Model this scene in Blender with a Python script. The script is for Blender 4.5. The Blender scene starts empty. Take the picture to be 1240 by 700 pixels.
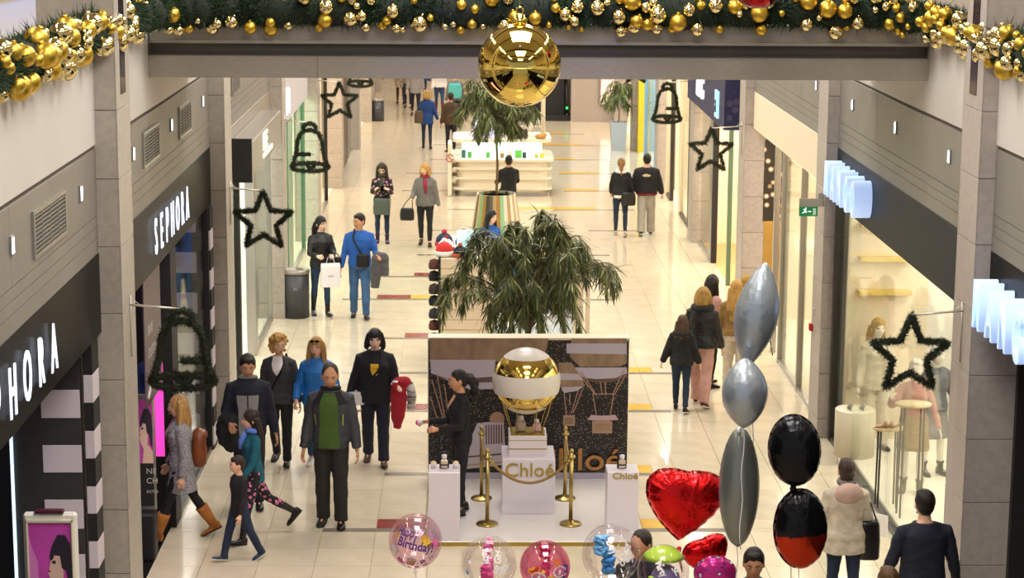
import bpy, math, random
import numpy as np
from mathutils import Vector, Matrix, noise
random.seed(7)
rnd = random.Random(11)
D = bpy.data
SC = bpy.context.scene
COL = SC.collection
PI = math.pi

# ------------------------------------------------------------------ camera
F_PX = 2490.485
CH = 7.2
RC = Matrix(((0.9997779592834946, -0.002422013849387412, -0.020932414572728854),
             (-0.02011572021294298, 0.18616901844135464, -0.9823117908143509),
             (0.006276139836381347, 0.9825147481954132, 0.18607896078616265)))
cd = D.cameras.new('camera')
cam = D.objects.new('camera', cd)
COL.objects.link(cam)
cam.matrix_world = Matrix.Translation((0, 0, CH)) @ RC.to_4x4()
cd.sensor_width = 36
cd.lens = 36 * F_PX / 1240
cd.clip_end = 300
cd.dof.use_dof = True
cd.dof.focus_distance = 23
cd.dof.aperture_fstop = 6.3
SC.camera = cam
# ------------------------------------------------------------------ world, exposure
W = D.worlds.new('world')
SC.world = W
W.use_nodes = True
W.node_tree.nodes['Background'].inputs[0].default_value = (.92, .93, 1, 1)
W.node_tree.nodes['Background'].inputs[1].default_value = .35
SC.view_settings.view_transform = 'Standard'
SC.view_settings.look = 'None'
SC.view_settings.gamma = 1
SC.view_settings.exposure = 0.14

# ------------------------------------------------------------------ large area lights (mall ceiling)
def area(name, loc, sx, sy, power, color=(1, .93, .82), rot=(0, 0, 0), spread=PI):
    l = D.lights.new(name, 'AREA')
    l.shape = 'RECTANGLE'
    l.size = sx
    l.size_y = sy
    l.energy = power
    l.color = color
    l.spread = spread
    o = D.objects.new(name, l)
    o.location = loc
    o.rotation_euler = rot
    COL.objects.link(o)
    return o
CEIL_Z = 10.6
for (yy, pw) in ((6, 520), (13, 560), (20, 560), (27.5, 620), (35, 620), (43, 620), (51, 640), (59, 640), (66.5, 640), (76, 560), (87, 560)):
    area('ceiling_lamp', (.75, yy, CEIL_Z - .12), 3.4, 3.4, pw, (1, .955, .90))
for yy in (10, 17, 24, 31, 39, 47, 55, 63):
    for sx in (-5.0, 6.5):
        area('gallery_lamp', (sx, yy, CEIL_Z - .15), .6, 4.5, 130, (1, .90, .76))

_l = D.lights.new('blue_stage_spot', 'SPOT'); _l.energy = 260; _l.color = (.12, .12, 1); _l.spot_size = math.radians(42); _l.spot_blend = .8; _l.shadow_soft_size = .05
_o = D.objects.new('blue_stage_spot', _l); _o.location = (.5, 18.0, 8.6); _o.rotation_euler = (math.radians(51), 0, 0); COL.objects.link(_o)

# ------------------------------------------------------------------ pixel helpers (points on the floor or on a wall plane)
CP = Vector((0, 0, CH))
def ray(px, py): return RC @ Vector((px - 620, -(py - 350), -F_PX))
def FL(px, py, z=0):
    r = ray(px, py); return CP + r * ((z - CH) / r.z)
def PY(px, py, y):
    r = ray(px, py); return CP + r * (y / r.y)
def PX(px, py, x):
    r = ray(px, py); return CP + r * (x / r.x)

# ------------------------------------------------------------------ materials
MC = {}
def srgb(h):
    if isinstance(h, str):
        h = [int(h[i:i + 2], 16) / 255 for i in (0, 2, 4)]
    return tuple(((c / 12.92) if c <= .04045 else ((c + .055) / 1.055) ** 2.4) for c in h)
def mat(name, col='808080', rough=.6, metal=0, var=0, scale=8, bump=0, bscale=40, emit=0, ecol=None, coat=0, stretch=None, spec=.5, sheen=0, col2=None, randv=0):
    if name in MC: return MC[name]
    m = D.materials.new(name); m.use_nodes = True
    nt = m.node_tree; b = nt.nodes['Principled BSDF']; L = nt.links
    c = srgb(col)
    b.inputs['Base Color'].default_value = (*c, 1)
    b.inputs['Roughness'].default_value = rough
    b.inputs['Metallic'].default_value = metal
    b.inputs['Coat Weight'].default_value = coat
    b.inputs['Specular IOR Level'].default_value = spec
    if sheen: b.inputs['Sheen Weight'].default_value = sheen
    tc = nt.nodes.new('ShaderNodeTexCoord')
    mp = nt.nodes.new('ShaderNodeMapping')
    L.new(tc.outputs['Object'], mp.inputs['Vector'])
    if stretch: mp.inputs['Scale'].default_value = stretch
    if var or col2:
        n = nt.nodes.new('ShaderNodeTexNoise'); n.inputs['Scale'].default_value = scale
        n.inputs['Detail'].default_value = 5
        L.new(mp.outputs[0], n.inputs['Vector'])
        r = nt.nodes.new('ShaderNodeValToRGB')
        r.color_ramp.elements[0].position = .35; r.color_ramp.elements[1].position = .65
        if col2:
            a, d = c, srgb(col2)
        else:
            a = tuple(max(0, x * (1 - var)) for x in c); d = tuple(min(1, x * (1 + var)) for x in c)
        r.color_ramp.elements[0].color = (*a, 1); r.color_ramp.elements[1].color = (*d, 1)
        L.new(n.outputs['Fac'], r.inputs['Fac'])
        out = r.outputs[0]
    else: out = None
    if randv:
        oi = nt.nodes.new('ShaderNodeObjectInfo'); hs = nt.nodes.new('ShaderNodeHueSaturation')
        mr = nt.nodes.new('ShaderNodeMapRange'); mr.inputs['To Min'].default_value = 1 - randv; mr.inputs['To Max'].default_value = 1 + randv * .5
        L.new(oi.outputs['Random'], mr.inputs[0]); L.new(mr.outputs[0], hs.inputs['Value'])
        if out: L.new(out, hs.inputs['Color'])
        else: hs.inputs['Color'].default_value = (*c, 1)
        out = hs.outputs[0]
    if out: L.new(out, b.inputs['Base Color'])
    if bump:
        n2 = nt.nodes.new('ShaderNodeTexNoise'); n2.inputs['Scale'].default_value = bscale; n2.inputs['Detail'].default_value = 4
        L.new(mp.outputs[0], n2.inputs['Vector'])
        bp = nt.nodes.new('ShaderNodeBump'); bp.inputs['Strength'].default_value = bump; bp.inputs['Distance'].default_value = .02
        L.new(n2.outputs['Fac'], bp.inputs['Height']); L.new(bp.outputs[0], b.inputs['Normal'])
    if emit:
        b.inputs['Emission Color'].default_value = (*srgb(ecol or col), 1)
        b.inputs['Emission Strength'].default_value = emit
    MC[name] = m
    return m
def glass(name, tint='f4fbf8', refl=.09, rough=.01):
    if name in MC: return MC[name]
    m = D.materials.new(name); m.use_nodes = True
    nt = m.node_tree; nt.nodes.remove(nt.nodes['Principled BSDF'])
    o = nt.nodes['Material Output']; t = nt.nodes.new('ShaderNodeBsdfTransparent'); g = nt.nodes.new('ShaderNodeBsdfGlossy')
    t.inputs[0].default_value = (*srgb(tint), 1); g.inputs['Roughness'].default_value = rough
    lw = nt.nodes.new('ShaderNodeFresnel'); lw.inputs[0].default_value = 1.45
    ad = nt.nodes.new('ShaderNodeMath'); ad.operation = 'MULTIPLY_ADD'; ad.inputs[1].default_value = .32; ad.inputs[2].default_value = refl - .02; ad.use_clamp = True
    mx = nt.nodes.new('ShaderNodeMixShader')
    nt.links.new(lw.outputs[0], ad.inputs[0]); nt.links.new(ad.outputs[0], mx.inputs[0])
    nt.links.new(t.outputs[0], mx.inputs[1]); nt.links.new(g.outputs[0], mx.inputs[2]); nt.links.new(mx.outputs[0], o.inputs[0])
    MC[name] = m; return m
def dots(name, base, c2, scale=20, thr=.3, rough=.6, c3=None, metal=0):
    """voronoi blotch print"""
    if name in MC: return MC[name]
    m = D.materials.new(name); m.use_nodes = True
    nt = m.node_tree; b = nt.nodes['Principled BSDF']; L = nt.links
    tc = nt.nodes.new('ShaderNodeTexCoord'); v = nt.nodes.new('ShaderNodeTexVoronoi'); v.inputs['Scale'].default_value = scale
    L.new(tc.outputs['Object'], v.inputs['Vector'])
    r = nt.nodes.new('ShaderNodeValToRGB'); r.color_ramp.interpolation = 'CONSTANT'
    r.color_ramp.elements[0].color = (*srgb(c2), 1); r.color_ramp.elements[1].color = (*srgb(base), 1); r.color_ramp.elements[1].position = thr
    if c3:
        e = r.color_ramp.elements.new(thr * .6); e.color = (*srgb(c3), 1)
    L.new(v.outputs['Distance'], r.inputs[0]); L.new(r.outputs[0], b.inputs['Base Color'])
    b.inputs['Roughness'].default_value = rough; b.inputs['Metallic'].default_value = metal
    MC[name] = m; return m

# ------------------------------------------------------------------ mesh builder
class MB:
    def __init__(s): s.v = []; s.f = []; s.m = []; s.sm = []
    def add(s, vs, fs, mi=0, smooth=False):
        o = len(s.v); s.v.extend([tuple(v) for v in vs]); s.f.extend([tuple(i + o for i in f) for f in fs])
        s.m.extend([mi] * len(fs)); s.sm.extend([smooth] * len(fs)); return s
    def box(s, x0, x1, y0, y1, z0, z1, mi=0, bev=0):
        if bev:
            return s.bbox(x0, x1, y0, y1, z0, z1, bev, mi)
        vs = [(x, y, z) for x in (x0, x1) for y in (y0, y1) for z in (z0, z1)]
        return s.add(vs, [(0, 1, 3, 2), (4, 6, 7, 5), (0, 4, 5, 1), (2, 3, 7, 6), (0, 2, 6, 4), (1, 5, 7, 3)], mi)
    def bbox(s, x0, x1, y0, y1, z0, z1, b, mi=0):
        b = min(b, (x1 - x0) * .49, (y1 - y0) * .49, (z1 - z0) * .49)
        vs = []; idx = {}
        X = (x0, x1); Y = (y0, y1); Z = (z0, z1)
        for i in (0, 1):
            for j in (0, 1):
                for k in (0, 1):
                    sx, sy, sz = (1, -1)[i], (1, -1)[j], (1, -1)[k]
                    for a in range(3):
                        p = [X[i] + (sx * b if a != 0 else 0), Y[j] + (sy * b if a != 1 else 0), Z[k] + (sz * b if a != 2 else 0)]
                        idx[(i, j, k, a)] = len(vs); vs.append(p)
        fs = []
        for a in range(3):
            o = [t for t in range(3) if t != a]
            for e in (0, 1):
                q = []
                for (u, w) in ((0, 0), (1, 0), (1, 1), (0, 1)):
                    c = [0, 0, 0]; c[a] = e; c[o[0]] = u; c[o[1]] = w
                    q.append(idx[(*c, a)])
                if (e == 1) == (a == 1): q = q[::-1]
                fs.append(q)
        for a in range(3):
            o = [t for t in range(3) if t != a]
            for u in (0, 1):
                for w in (0, 1):
                    def I(e, k):
                        c = [0, 0, 0]; c[a] = e; c[o[0]] = u; c[o[1]] = w
                        return idx[(*c, k)]
                    fs.append((I(0, o[0]), I(1, o[0]), I(1, o[1]), I(0, o[1])))
        for i in (0, 1):
            for j in (0, 1):
                for k in (0, 1): fs.append((idx[(i, j, k, 0)], idx[(i, j, k, 1)], idx[(i, j, k, 2)]))
        return s.add(vs, fs, mi)
    def rings(s, rs, close=True, mi=0, smooth=True, cap=True):
        n = len(rs[0]); vs = [p for r in rs for p in r]; fs = []
        for i in range(len(rs) - 1):
            for j in range(n if close else n - 1):
                a = i * n + j; b = i * n + (j + 1) % n
                fs.append((a, b, b + n, a + n))
        if cap and close:
            fs.append(tuple(range(n))[::-1]); fs.append(tuple(range((len(rs) - 1) * n, len(rs) * n)))
        return s.add(vs, fs, mi, smooth)
    def lathe(s, prof, c=(0, 0, 0), n=20, mi=0, smooth=True, M=None):
        rs = []
        for (r, z) in prof:
            ring = [Vector((r * math.cos(2 * PI * j / n), r * math.sin(2 * PI * j / n), z)) for j in range(n)]
            if M: ring = [M @ p for p in ring]
            rs.append([p + Vector(c) for p in ring])
        return s.rings(rs, True, mi, smooth)
    def tube(s, pts, rad, n=8, mi=0, smooth=True, closed=False):
        pts = [Vector(p) for p in pts]
        if not hasattr(rad, '__len__'): rad = [rad] * len(pts)
        rs = []; up = None
        for i, p in enumerate(pts):
            if closed: t = pts[(i + 1) % len(pts)] - pts[i - 1]
            else: t = pts[min(i + 1, len(pts) - 1)] - pts[max(i - 1, 0)]
            if t.length < 1e-9: t = Vector((0, 0, 1))
            t.normalize()
            if up is None:
                up = Vector((0, 0, 1)) if abs(t.z) < .9 else Vector((0, 1, 0))
            u = (up - t * up.dot(t))
            if u.length < 1e-6: u = t.orthogonal()
            u.normalize(); w = t.cross(u); up = u
            r = rad[i]; r = r if hasattr(r, '__len__') else (r, r)
            rs.append([p + u * (math.cos(2 * PI * j / n) * r[0]) + w * (math.sin(2 * PI * j / n) * r[1]) for j in range(n)])
        if closed: rs.append(rs[0]); return s.rings(rs, True, mi, smooth, cap=False)
        return s.rings(rs, True, mi, smooth)
    def ell(s, c, r, n=12, m=8, mi=0, M=None):
        c = Vector(c); r = r if hasattr(r, '__len__') else (r, r, r); rs = []
        for i in range(m + 1):
            a = -PI / 2 + PI * (i + (.0 if 0 < i < m else (.02 if i == 0 else -.02))) / m
            ring = []
            for j in range(n):
                q = Vector((math.cos(a) * math.cos(2 * PI * j / n) * r[0], math.cos(a) * math.sin(2 * PI * j / n) * r[1], math.sin(a) * r[2]))
                ring.append(c + (M @ q if M else q))
            rs.append(ring)
        return s.rings(rs, True, mi, True)
    def prism(s, poly, d, M, mi=0):
        n = len(poly); a = [M @ Vector((x, y, 0)) for x, y in poly]; b = [M @ Vector((x, y, d)) for x, y in poly]
        fs = [tuple(range(n))[::-1], tuple(range(n, 2 * n))] + [(i, (i + 1) % n, (i + 1) % n + n, i + n) for i in range(n)]
        return s.add(a + b, fs, mi)
    def mesh(s, name, mats):
        me = D.meshes.new(name); me.from_pydata(s.v, [], s.f)
        for m in (mats if isinstance(mats, (list, tuple)) else [mats]): me.materials.append(m)
        me.polygons.foreach_set('material_index', s.m); me.polygons.foreach_set('use_smooth', s.sm)
        me.update(); return me
def ob(name, mb, mats, parent=None, loc=None):
    me = mb.mesh(name, mats) if isinstance(mb, MB) else mb
    o = D.objects.new(name, me); COL.objects.link(o)
    if parent: o.parent = parent
    if loc is not None: o.location = loc
    return o
def tag(o, label=None, cat=None, group=None, kind=None):
    if label: o['label'] = label
    if cat: o['category'] = cat
    if group: o['group'] = group
    if kind: o['kind'] = kind
    return o
def empty(name, loc=(0, 0, 0), rz=0, label=None, cat=None, group=None, kind=None):
    o = D.objects.new(name, None); COL.objects.link(o); o.location = loc; o.rotation_euler = (0, 0, rz); o.empty_display_size = .1
    return tag(o, label, cat, group, kind)
def B(x0, x1, y0, y1, z0, z1, bev=0): return MB().box(x0, x1, y0, y1, z0, z1, 0, bev)
def text(name, body, size, ext, M, m, parent, sx=1, align='LEFT', offset=0, wrap=None):
    c = D.curves.new(name, 'FONT'); c.body = body; c.size = size; c.extrude = ext; c.align_x = align; c.resolution_u = 4; c.offset = offset
    t = D.objects.new('tmp_text', c); COL.objects.link(t)
    dg = bpy.context.evaluated_depsgraph_get()
    me = D.meshes.new_from_object(t.evaluated_get(dg)); D.objects.remove(t); me.name = name
    me.transform(M @ Matrix.Diagonal((sx, 1, 1, 1)))
    if wrap: 
        for v in me.vertices: v.co = wrap(v.co)
    me.materials.clear(); me.materials.append(m)
    o = D.objects.new(name, me); COL.objects.link(o); o.parent = parent
    return o
# text frames: facing -Y (towards the camera), facing +X (left wall), facing -X (right wall)
def MF(o): return Matrix.Translation(o) @ Matrix(((1, 0, 0, 0), (0, 0, -1, 0), (0, 1, 0, 0), (0, 0, 0, 1)))
def ML(o): return Matrix.Translation(o) @ Matrix(((0, 0, 1, 0), (1, 0, 0, 0), (0, 1, 0, 0), (0, 0, 0, 1)))
def MR(o): return Matrix.Translation(o) @ Matrix(((0, 0, -1, 0), (-1, 0, 0, 0), (0, 1, 0, 0), (0, 0, 0, 1)))

# ------------------------------------------------------------------ palette
m_tile = mat('cream_floor_tile', 'd8cbb1', .13, var=.05, scale=3, randv=.07, coat=.2)
m_tile_g = mat('grey_floor_strip', '7d7466', .2, var=.1, scale=6)
m_tile_r = mat('red_floor_tile', '8a3b35', .2, var=.1, scale=6)
m_tile_y = mat('yellow_floor_tile', 'dcae3a', .2, var=.08, scale=6)
m_grout = mat('grout', '9c8f78', .7)
m_stone = mat('beige_stone_tile', 'aba297', .45, var=.07, scale=14, bump=.05, randv=.05)
m_stone_r = mat('pinkish_stone_tile', 'aaa098', .45, var=.07, scale=14, bump=.05, randv=.05)
m_joint = mat('dark_joint', '5a5046', .8)
m_white = mat('white_parapet', 'c6c0ba', .55, var=.02, scale=2)
m_grey = mat('grey_wall_panel', '86817a', .42, metal=.2, var=.05, scale=2)
m_steel = mat('brushed_steel', 'a0988c', .38, metal=.45, var=.1, scale=10, stretch=(1, 8, 30))
m_dsteel = mat('dark_recess_metal', '4f4a44', .4, metal=.6)
m_black = mat('gloss_black', '0f0e0e', .3, spec=.04)
m_mblack = mat('matt_black', '1a181a', .6)
m_char = mat('charcoal_panel', '353334', .5, var=.1)
m_wtile = mat('white_block_tile', 'd8cfd2', .35)
m_letter = mat('white_lit_letter', 'eef4ff', .4, emit=.95, ecol='dfeaff')
m_letterb = mat('blue_white_lit_letter', 'c9dcf4', .4, emit=.6, ecol='a9c8ff')
m_gold = mat('gold_mirror', 'ead9a0', .09, metal=1)
m_goldm = mat('gold_satin', 'd9b548', .36, metal=1)
m_brass = mat('polished_brass', 'b09a5c', .28, metal=1)
m_goldp = mat('gold_paint', 'b39a4a', .3, metal=.8)
m_cream = mat('cream_wall', 'e4d3b8', .6)
m_shopw = mat('white_wall', 'e8e2d8', .6)
m_pane = glass('shop_glass', 'f7fbf8', .04)
m_frame = mat('aluminium_frame', 'a9a69f', .3, metal=.8)
m_dframe = mat('dark_window_frame', '3a3734', .35, metal=.5)
m_lightsq = mat('wall_light_face', 'ffffff', .5, emit=2.6, ecol='e8f0ff')

# ------------------------------------------------------------------ floor
XL, XR = -3.4, 4.9
floor = ob('floor', B(-9, 11, 4, 97, -.2, -.012), m_grout); tag(floor, kind='structure')
P = .62
G = .003
tm = B(0, P - 2 * G, 0, P - 2 * G, -.012, 0).mesh('floor_tile', m_tile)
X0 = -2.93 - P * 3
BANDS = {22.89: .3, 25.25: .3, 28.55: .3, 30.95: .3, 33.5: .3, 36.9: .3, 39.2: .3, 41.7: .3, 44.9: .3, 48: .3, 51.2: .3, 54.5: .3, 57.5: .3, 61: .3, 64: .3}
bk = sorted(BANDS)
cells = []
y = 22.89 - .62 * 9
rows = []
ys = [y + P * i for i in range(9)]
prev = 22.89
for y in ys: rows.append((y, P))
for i, b in enumerate(bk):
    nxt = bk[i + 1] if i + 1 < len(bk) else 95.7
    rows.append((b, .14, 'band')); rows.append((b + .14, .36))
    y = b + .5; k = max(1, round((nxt - y) / P)); h = (nxt - y) / k
    for q in range(k): rows.append((y + q * h, h))
stuff = MB(); cnt = 0
segs = {  # y: list of (x0,x1,material) for the coloured tiles, and (x0,x1) for the grey strip
    22.89: ([(-1.07, -.45, m_tile_r), (2.03, 2.33, m_tile_y)], [(-1.69, -.45), (2.03, 3.27)]),
    25.25: ([(2.03, 2.36, m_tile_y)], [(-1.07, -.45), (2.03, 2.9)]),
    28.55: ([(-1.07, -.45, m_tile_r), (2.03, 2.65, m_tile_y)], [(-1.69, -.45), (2.03, 2.9)]),
    30.95: ([(2.03, 2.85, m_tile_y)], [(-1.07, -.45), (2.03, 3.27)]),
    33.5: ([(-1.07, -.45, m_tile_r), (1.41, 2.33, m_tile_y)], [(-1.69, -.45), (1.41, 2.33)]),
    36.9: ([(-1.69, -1.07, m_tile_r), (-1.07, -.45, m_tile_y)], [(-2.31, -.45), (2.03, 2.65)]),
    39.2: ([(-1.07, -.45, m_tile_r)], [(-1.69, -.45), (2.03, 2.65)]),
    41.7: ([(1.2, 2.3, m_tile_y)], [(-1.07, 0), (2.0, 2.9)]),
    44.9: ([], [(-.9, 0), (2.65, 3.9)]),
    48: ([(.3, 3, m_tile_y)], [(-.5, .3), (2.0, 3.9)]),
    51.2: ([(2.4, 3.27, m_tile_y)], [(-1.7, -.5), (2.4, 4.2)]),
    54.5: ([(2.4, 3.5, m_tile_y)], [(-1.7, -.5), (2.4, 4.3)]),
    57.5: ([(2, 3, m_tile_y)], [(-1.1, 0), (2, 3.9)]),
    61: ([(1.7, 3.4, m_tile_y)], [(-1.1, 0), (1.7, 4.2)]),
    64: ([(1.7, 3, m_tile_y)], [(1.7, 3.6)]),
}
mesh_cache = {}
def tile_mesh(w, h, m):
    k = (round(w, 3), round(h, 3), m.name)
    if k not in mesh_cache: mesh_cache[k] = B(0, w, 0, h, -.012, 0).mesh('floor_tile', m)
    return mesh_cache[k]
for r in rows:
    y, h = r[0], r[1]
    key = min(bk, key=lambda b: abs(b - y) if len(r) == 3 else abs(b + .14 - y))
    sp = []
    if len(r) == 3: sp = [(a, b, m_tile_g) for a, b in segs[key][1]]
    elif abs(key + .14 - y) < .01: sp = segs[key][0]
    ks = range(0, 16)
    edges = []
    for k in ks:
        a = X0 + k * P; b = a + P
        a = max(a, -3.48); b = min(b, 5.1)
        if b - a < .05: continue
        # split at the coloured segments
        cuts = sorted({a, b} | {c for s_ in sp for c in s_[:2] if a + .02 < c < b - .02})
        for i in range(len(cuts) - 1):
            u, w = cuts[i], cuts[i + 1]; mid = (u + w) / 2; mm = m_tile
            for s_ in sp:
                if s_[0] <= mid <= s_[1]: mm = s_[2]
            edges.append((u, w, mm))
    for (u, w, mm) in edges:
        w_, h_ = w - u - 2 * G, h - 2 * G
        if 20.9 < y < 41 and cnt < 298 and (mm is m_tile or True) and (h > .3):
            o = D.objects.new('floor_tile', tile_mesh(w_, h_, mm)); COL.objects.link(o); o.parent = floor; o.location = (u + G, y + G, 0); cnt += 1
        else:
            stuff.box(u + G, w - G, y + G, y + h - G, -.012, 0, {m_tile.name: 0, m_tile_g.name: 1, m_tile_r.name: 2, m_tile_y.name: 3}[mm.name])
tag(ob('floor_tiles', stuff, [m_tile, m_tile_g, m_tile_r, m_tile_y], floor), kind='stuff')

# ------------------------------------------------------------------ columns with stone tiles
def cols(side):
    ys = [18.72, 26.92, 35.2, 43.4, 51.6, 59.8, 67.4] if side < 0 else [18.96, 27.13, 35.3, 43.4, 51.6, 59.8, 67.4]
    return ys
COLY = {-1: cols(-1), 1: cols(1)}
CW = .72
_tn = [0]
def column(side, y0, tiles):
    _tn[0] += 1
    xi = -3.2 if side < 0 else 4.75       # corridor face
    xo = -3.9 if side < 0 else 5.45
    a, b = sorted((xi, xo))
    g = .012
    r = empty('trim_%d' % _tn[0], (0, 0, 0), kind='structure')
    top = 9.0 if y0 < 25 else (5.0 if y0 < 30 else 4.97)
    ob('pillar_core', B(a + g, b - g, y0 + g, y0 + CW - g, 0, top), m_joint, r)
    m = m_stone if side < 0 else m_stone_r
    zs = [0] + [.27 + .628 * k for k in range(0, 20)]
    stf = MB()
    for i in range(len(zs) - 1):
        z0, z1 = zs[i], min(zs[i + 1], top)
        if z1 - z0 < .02: continue
        q = .003
        # camera-facing slab and corridor-facing slab (mitred: corner belongs to the corridor slab)
        if side < 0: A = (a, xi - g - .001, y0, y0 + g); C = (xi - g, xi, y0, y0 + CW)
        else: A = (xi + g + .001, b, y0, y0 + g); C = (xi, xi + g, y0, y0 + CW)
        for (c0, c1, c2, c3) in (A, C):
            if tiles: ob('stone_tile', B(c0, c1, c2, c3, z0 + q, z1 - q, .003), m, r)
            else: stf.box(c0, c1, c2, c3, z0 + q, z1 - q)
        stf.box(a, b, y0 + CW - g, y0 + CW, z0 + q, z1 - q)
    tag(ob('stone_facing', stf, m, r), kind='stuff')
    return r
for side in (-1, 1):
    for i, y in enumerate(COLY[side]):
        c = column(side, y, i < 4)
        if i == 0:   # dark glass slot high in the first column
            x = -3.2 if side < 0 else 4.75
            ob('dark_slot', B(x - .006, x + .006, y + .22, y + .48, 5.42, 8.5), mat('plum_glass', '2a1a2c', .15), c)
        if i < 3:   # switch plate / cable stub left by the bracket
            pass

# ------------------------------------------------------------------ upper walls: white parapet, grey panels, wall lights, vents
def wallrun(side):
    x = XL if side < 0 else XR
    s = side
    name = 'wall_left' if s < 0 else 'wall_right'
    root = empty(name, (0, 0, 0), kind='structure')
    ys = COLY[s]
    bays = [(8, ys[0])] + [(ys[i] + CW, ys[i + 1]) for i in range(len(ys) - 1)]
    def bx(xa, xb, *a): return B(min(xa, xb), max(xa, xb), *a)
    for i, (y0, y1) in enumerate(bays):
        # white parapet above
        ob('parapet_panel', bx(x, x + s * .12, y0, y1, 4.98, 5.88, .008), m_white, root)
        ob('shadow_gap', bx(x + s * .02, x + s * .2, y0, y1, 4.945, 4.985), m_joint, root)
        n = 3
        for k in range(n):
            a = y0 + (y1 - y0) * k / n; b = y0 + (y1 - y0) * (k + 1) / n
            if i < 4:
                ob('wall_panel', bx(x + s * .008, x + s * .14, a + .003, b - .003, 4.335, 4.945, .002), m_grey, root)
            else:
                ob('wall_panel', bx(x + s * .008, x + s * .14, a + .003, b - .003, 4.335, 4.945), m_grey, root)
        for (z0, z1) in ((4.235, 4.33), (4.135, 4.23), (3.985, 4.13)):
            ob('wall_panel', bx(x + s * .008, x + s * .14, y0, y1, z0, z1), m_grey, root)
        ob('panel_backing', bx(x + s * .04, x + s * .16, y0, y1, 3.985, 4.95), m_joint, root)
    # upper gallery floor slab behind the parapet
    ob('gallery_slab', bx(x + s * .16, x + s * 6.0, 8, 70, 4.6, 5.2), m_white, root)
    return root, bays
WL, BL = wallrun(-1)
WR, BR = wallrun(1)
for (side, ylist) in ((-1, (15.15, 17.9, 20.76, 23.45, 26.25, 28.9, 31.6, 34.3)), (1, (17.5, 20.77, 23.47, 26.16, 28.95, 31.6, 34.2))):
    x = XL if side < 0 else XR
    for y in ylist:
        r = empty('wall_light', (x, y, 4.65), 0, 'small square recessed light on the %s grey wall, %s from the camera' % ('left' if side < 0 else 'right', ['nearest', 'second', 'third', 'fourth', 'fifth', 'sixth', 'seventh', 'farthest'][ylist.index(y)]), 'light', 'left wall lights' if side < 0 else 'right wall lights')
        ob('bezel', B(-.012, .012, -.045, .045, -.075, .075, .003), m_frame, r)
        ob('light_face', B(-.016, .016, -.033, .033, -.06, .06), m_lightsq, r)
for (y0, y1, lb) in ((15.9, 17.2, 'louvred vent on the left wall above the nearest shop sign'), (21.4, 22.5, 'louvred vent on the left wall just past the near column'),
                 (24.1, 25.1, 'louvred vent on the left wall just before the second column'), (29.5, 30.5, 'louvred vent high on the left wall past the second column')):
    r = empty('wall_vent', (XL, (y0 + y1) / 2, 4.6), 0, lb, 'vent')
    h = (y1 - y0) / 2
    fr = MB().box(-.01, .015, -h, h, .155, .19).box(-.01, .015, -h, h, -.19, -.155).box(-.01, .015, -h, -h + .035, -.155, .155).box(-.01, .015, h - .035, h, -.155, .155)
    ob('vent_frame', fr, m_frame, r)
    ob('vent_back', B(-.008, .0, -h + .03, h - .03, -.155, .155), m_mblack, r)
    sl = MB()
    for k in range(9): sl.box(.0, .01, -h + .035, h - .035, -.145 + k * .034, -.131 + k * .034)
    for k in range(1, 4): sl.box(.0, .012, -h + k * h / 2 - .006, -h + k * h / 2 + .006, -.155, .155)
    tag(ob('slats', sl, m_grey, r), kind='stuff')

# upper gallery: back walls with lit shop fronts, ceiling
gl = empty('wall_back_left', kind='structure')
ob('gallery_wall', B(-9.2, -9.0, 8, 70, 5.2, 10.6), mat('gallery_wall_warm', 'b0a080', .6), gl)
ob('shop_display', B(-8.98, -8.9, 30, 44, 5.4, 8), mat('bluish_shop_display', '8fa6dd', .5, emit=.8, ecol='9db4ff', col2='dfe6f5', scale=1.2), gl)
for k in range(9): ob('mullion', B(-8.9, -8.8, 22 + 5.2 * k, 22.12 + 5.2 * k, 5.2, 9), m_frame, gl)
gr = empty('wall_back_right', kind='structure')
ob('gallery_wall', B(10.5, 10.7, 8, 70, 5.2, 10.6), mat('gallery_wall_warm', 'b0a080', .6), gr)
for k in range(9): ob('mullion', B(10.4, 10.5, 22 + 5.2 * k, 22.12 + 5.2 * k, 5.2, 9), m_frame, gr)
cl = empty('ceiling', kind='structure')
ob('ceiling_slab', B(-9.2, 10.7, -3, 97, CEIL_Z, CEIL_Z + .2), mat('ceiling_white', 'b9b2a6', .7), cl)
for k in range(18):
    ob('ceiling_beam', B(-9, 10.5, -1 + 4.1 * k, -.8 + 4.1 * k, CEIL_Z - .5, CEIL_Z), m_dsteel, cl)

# ------------------------------------------------------------------ bridge across the hall
br = empty('trim_20', kind='structure')
yb = 21.9
ob('fascia_lower', B(XL, XR, yb, yb + .12, 5.325, 5.565, .004), m_steel, br)
ob('fascia_joint', B(-1.615, -1.61, yb - .002, yb + .01, 5.325, 5.565), m_joint, br)
ob('fascia_ledge', B(XL + .02, XR - .02, yb - .02, yb + .1, 5.565, 5.58), m_dsteel, br)
ob('fascia_recess', B(XL + .02, XR - .02, yb + .05, yb + .3, 5.58, 5.69), m_dsteel, br)
ob('fascia_ledge', B(XL + .02, XR - .02, yb - .03, yb + .2, 5.69, 5.725), m_steel, br)
ob('fascia_upper', B(XL + .02, XR - .02, yb + .01, yb + .2, 5.725, 5.9), m_steel, br)
ob('bridge_deck', B(XL + .02, XR - .02, yb + .12, yb + 3.2, 5.36, 5.56), m_white, br)
ob('glass_rail', B(XL, XR, yb + 3.1, yb + 3.12, 5.56, 6.0), m_pane, br)

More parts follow.
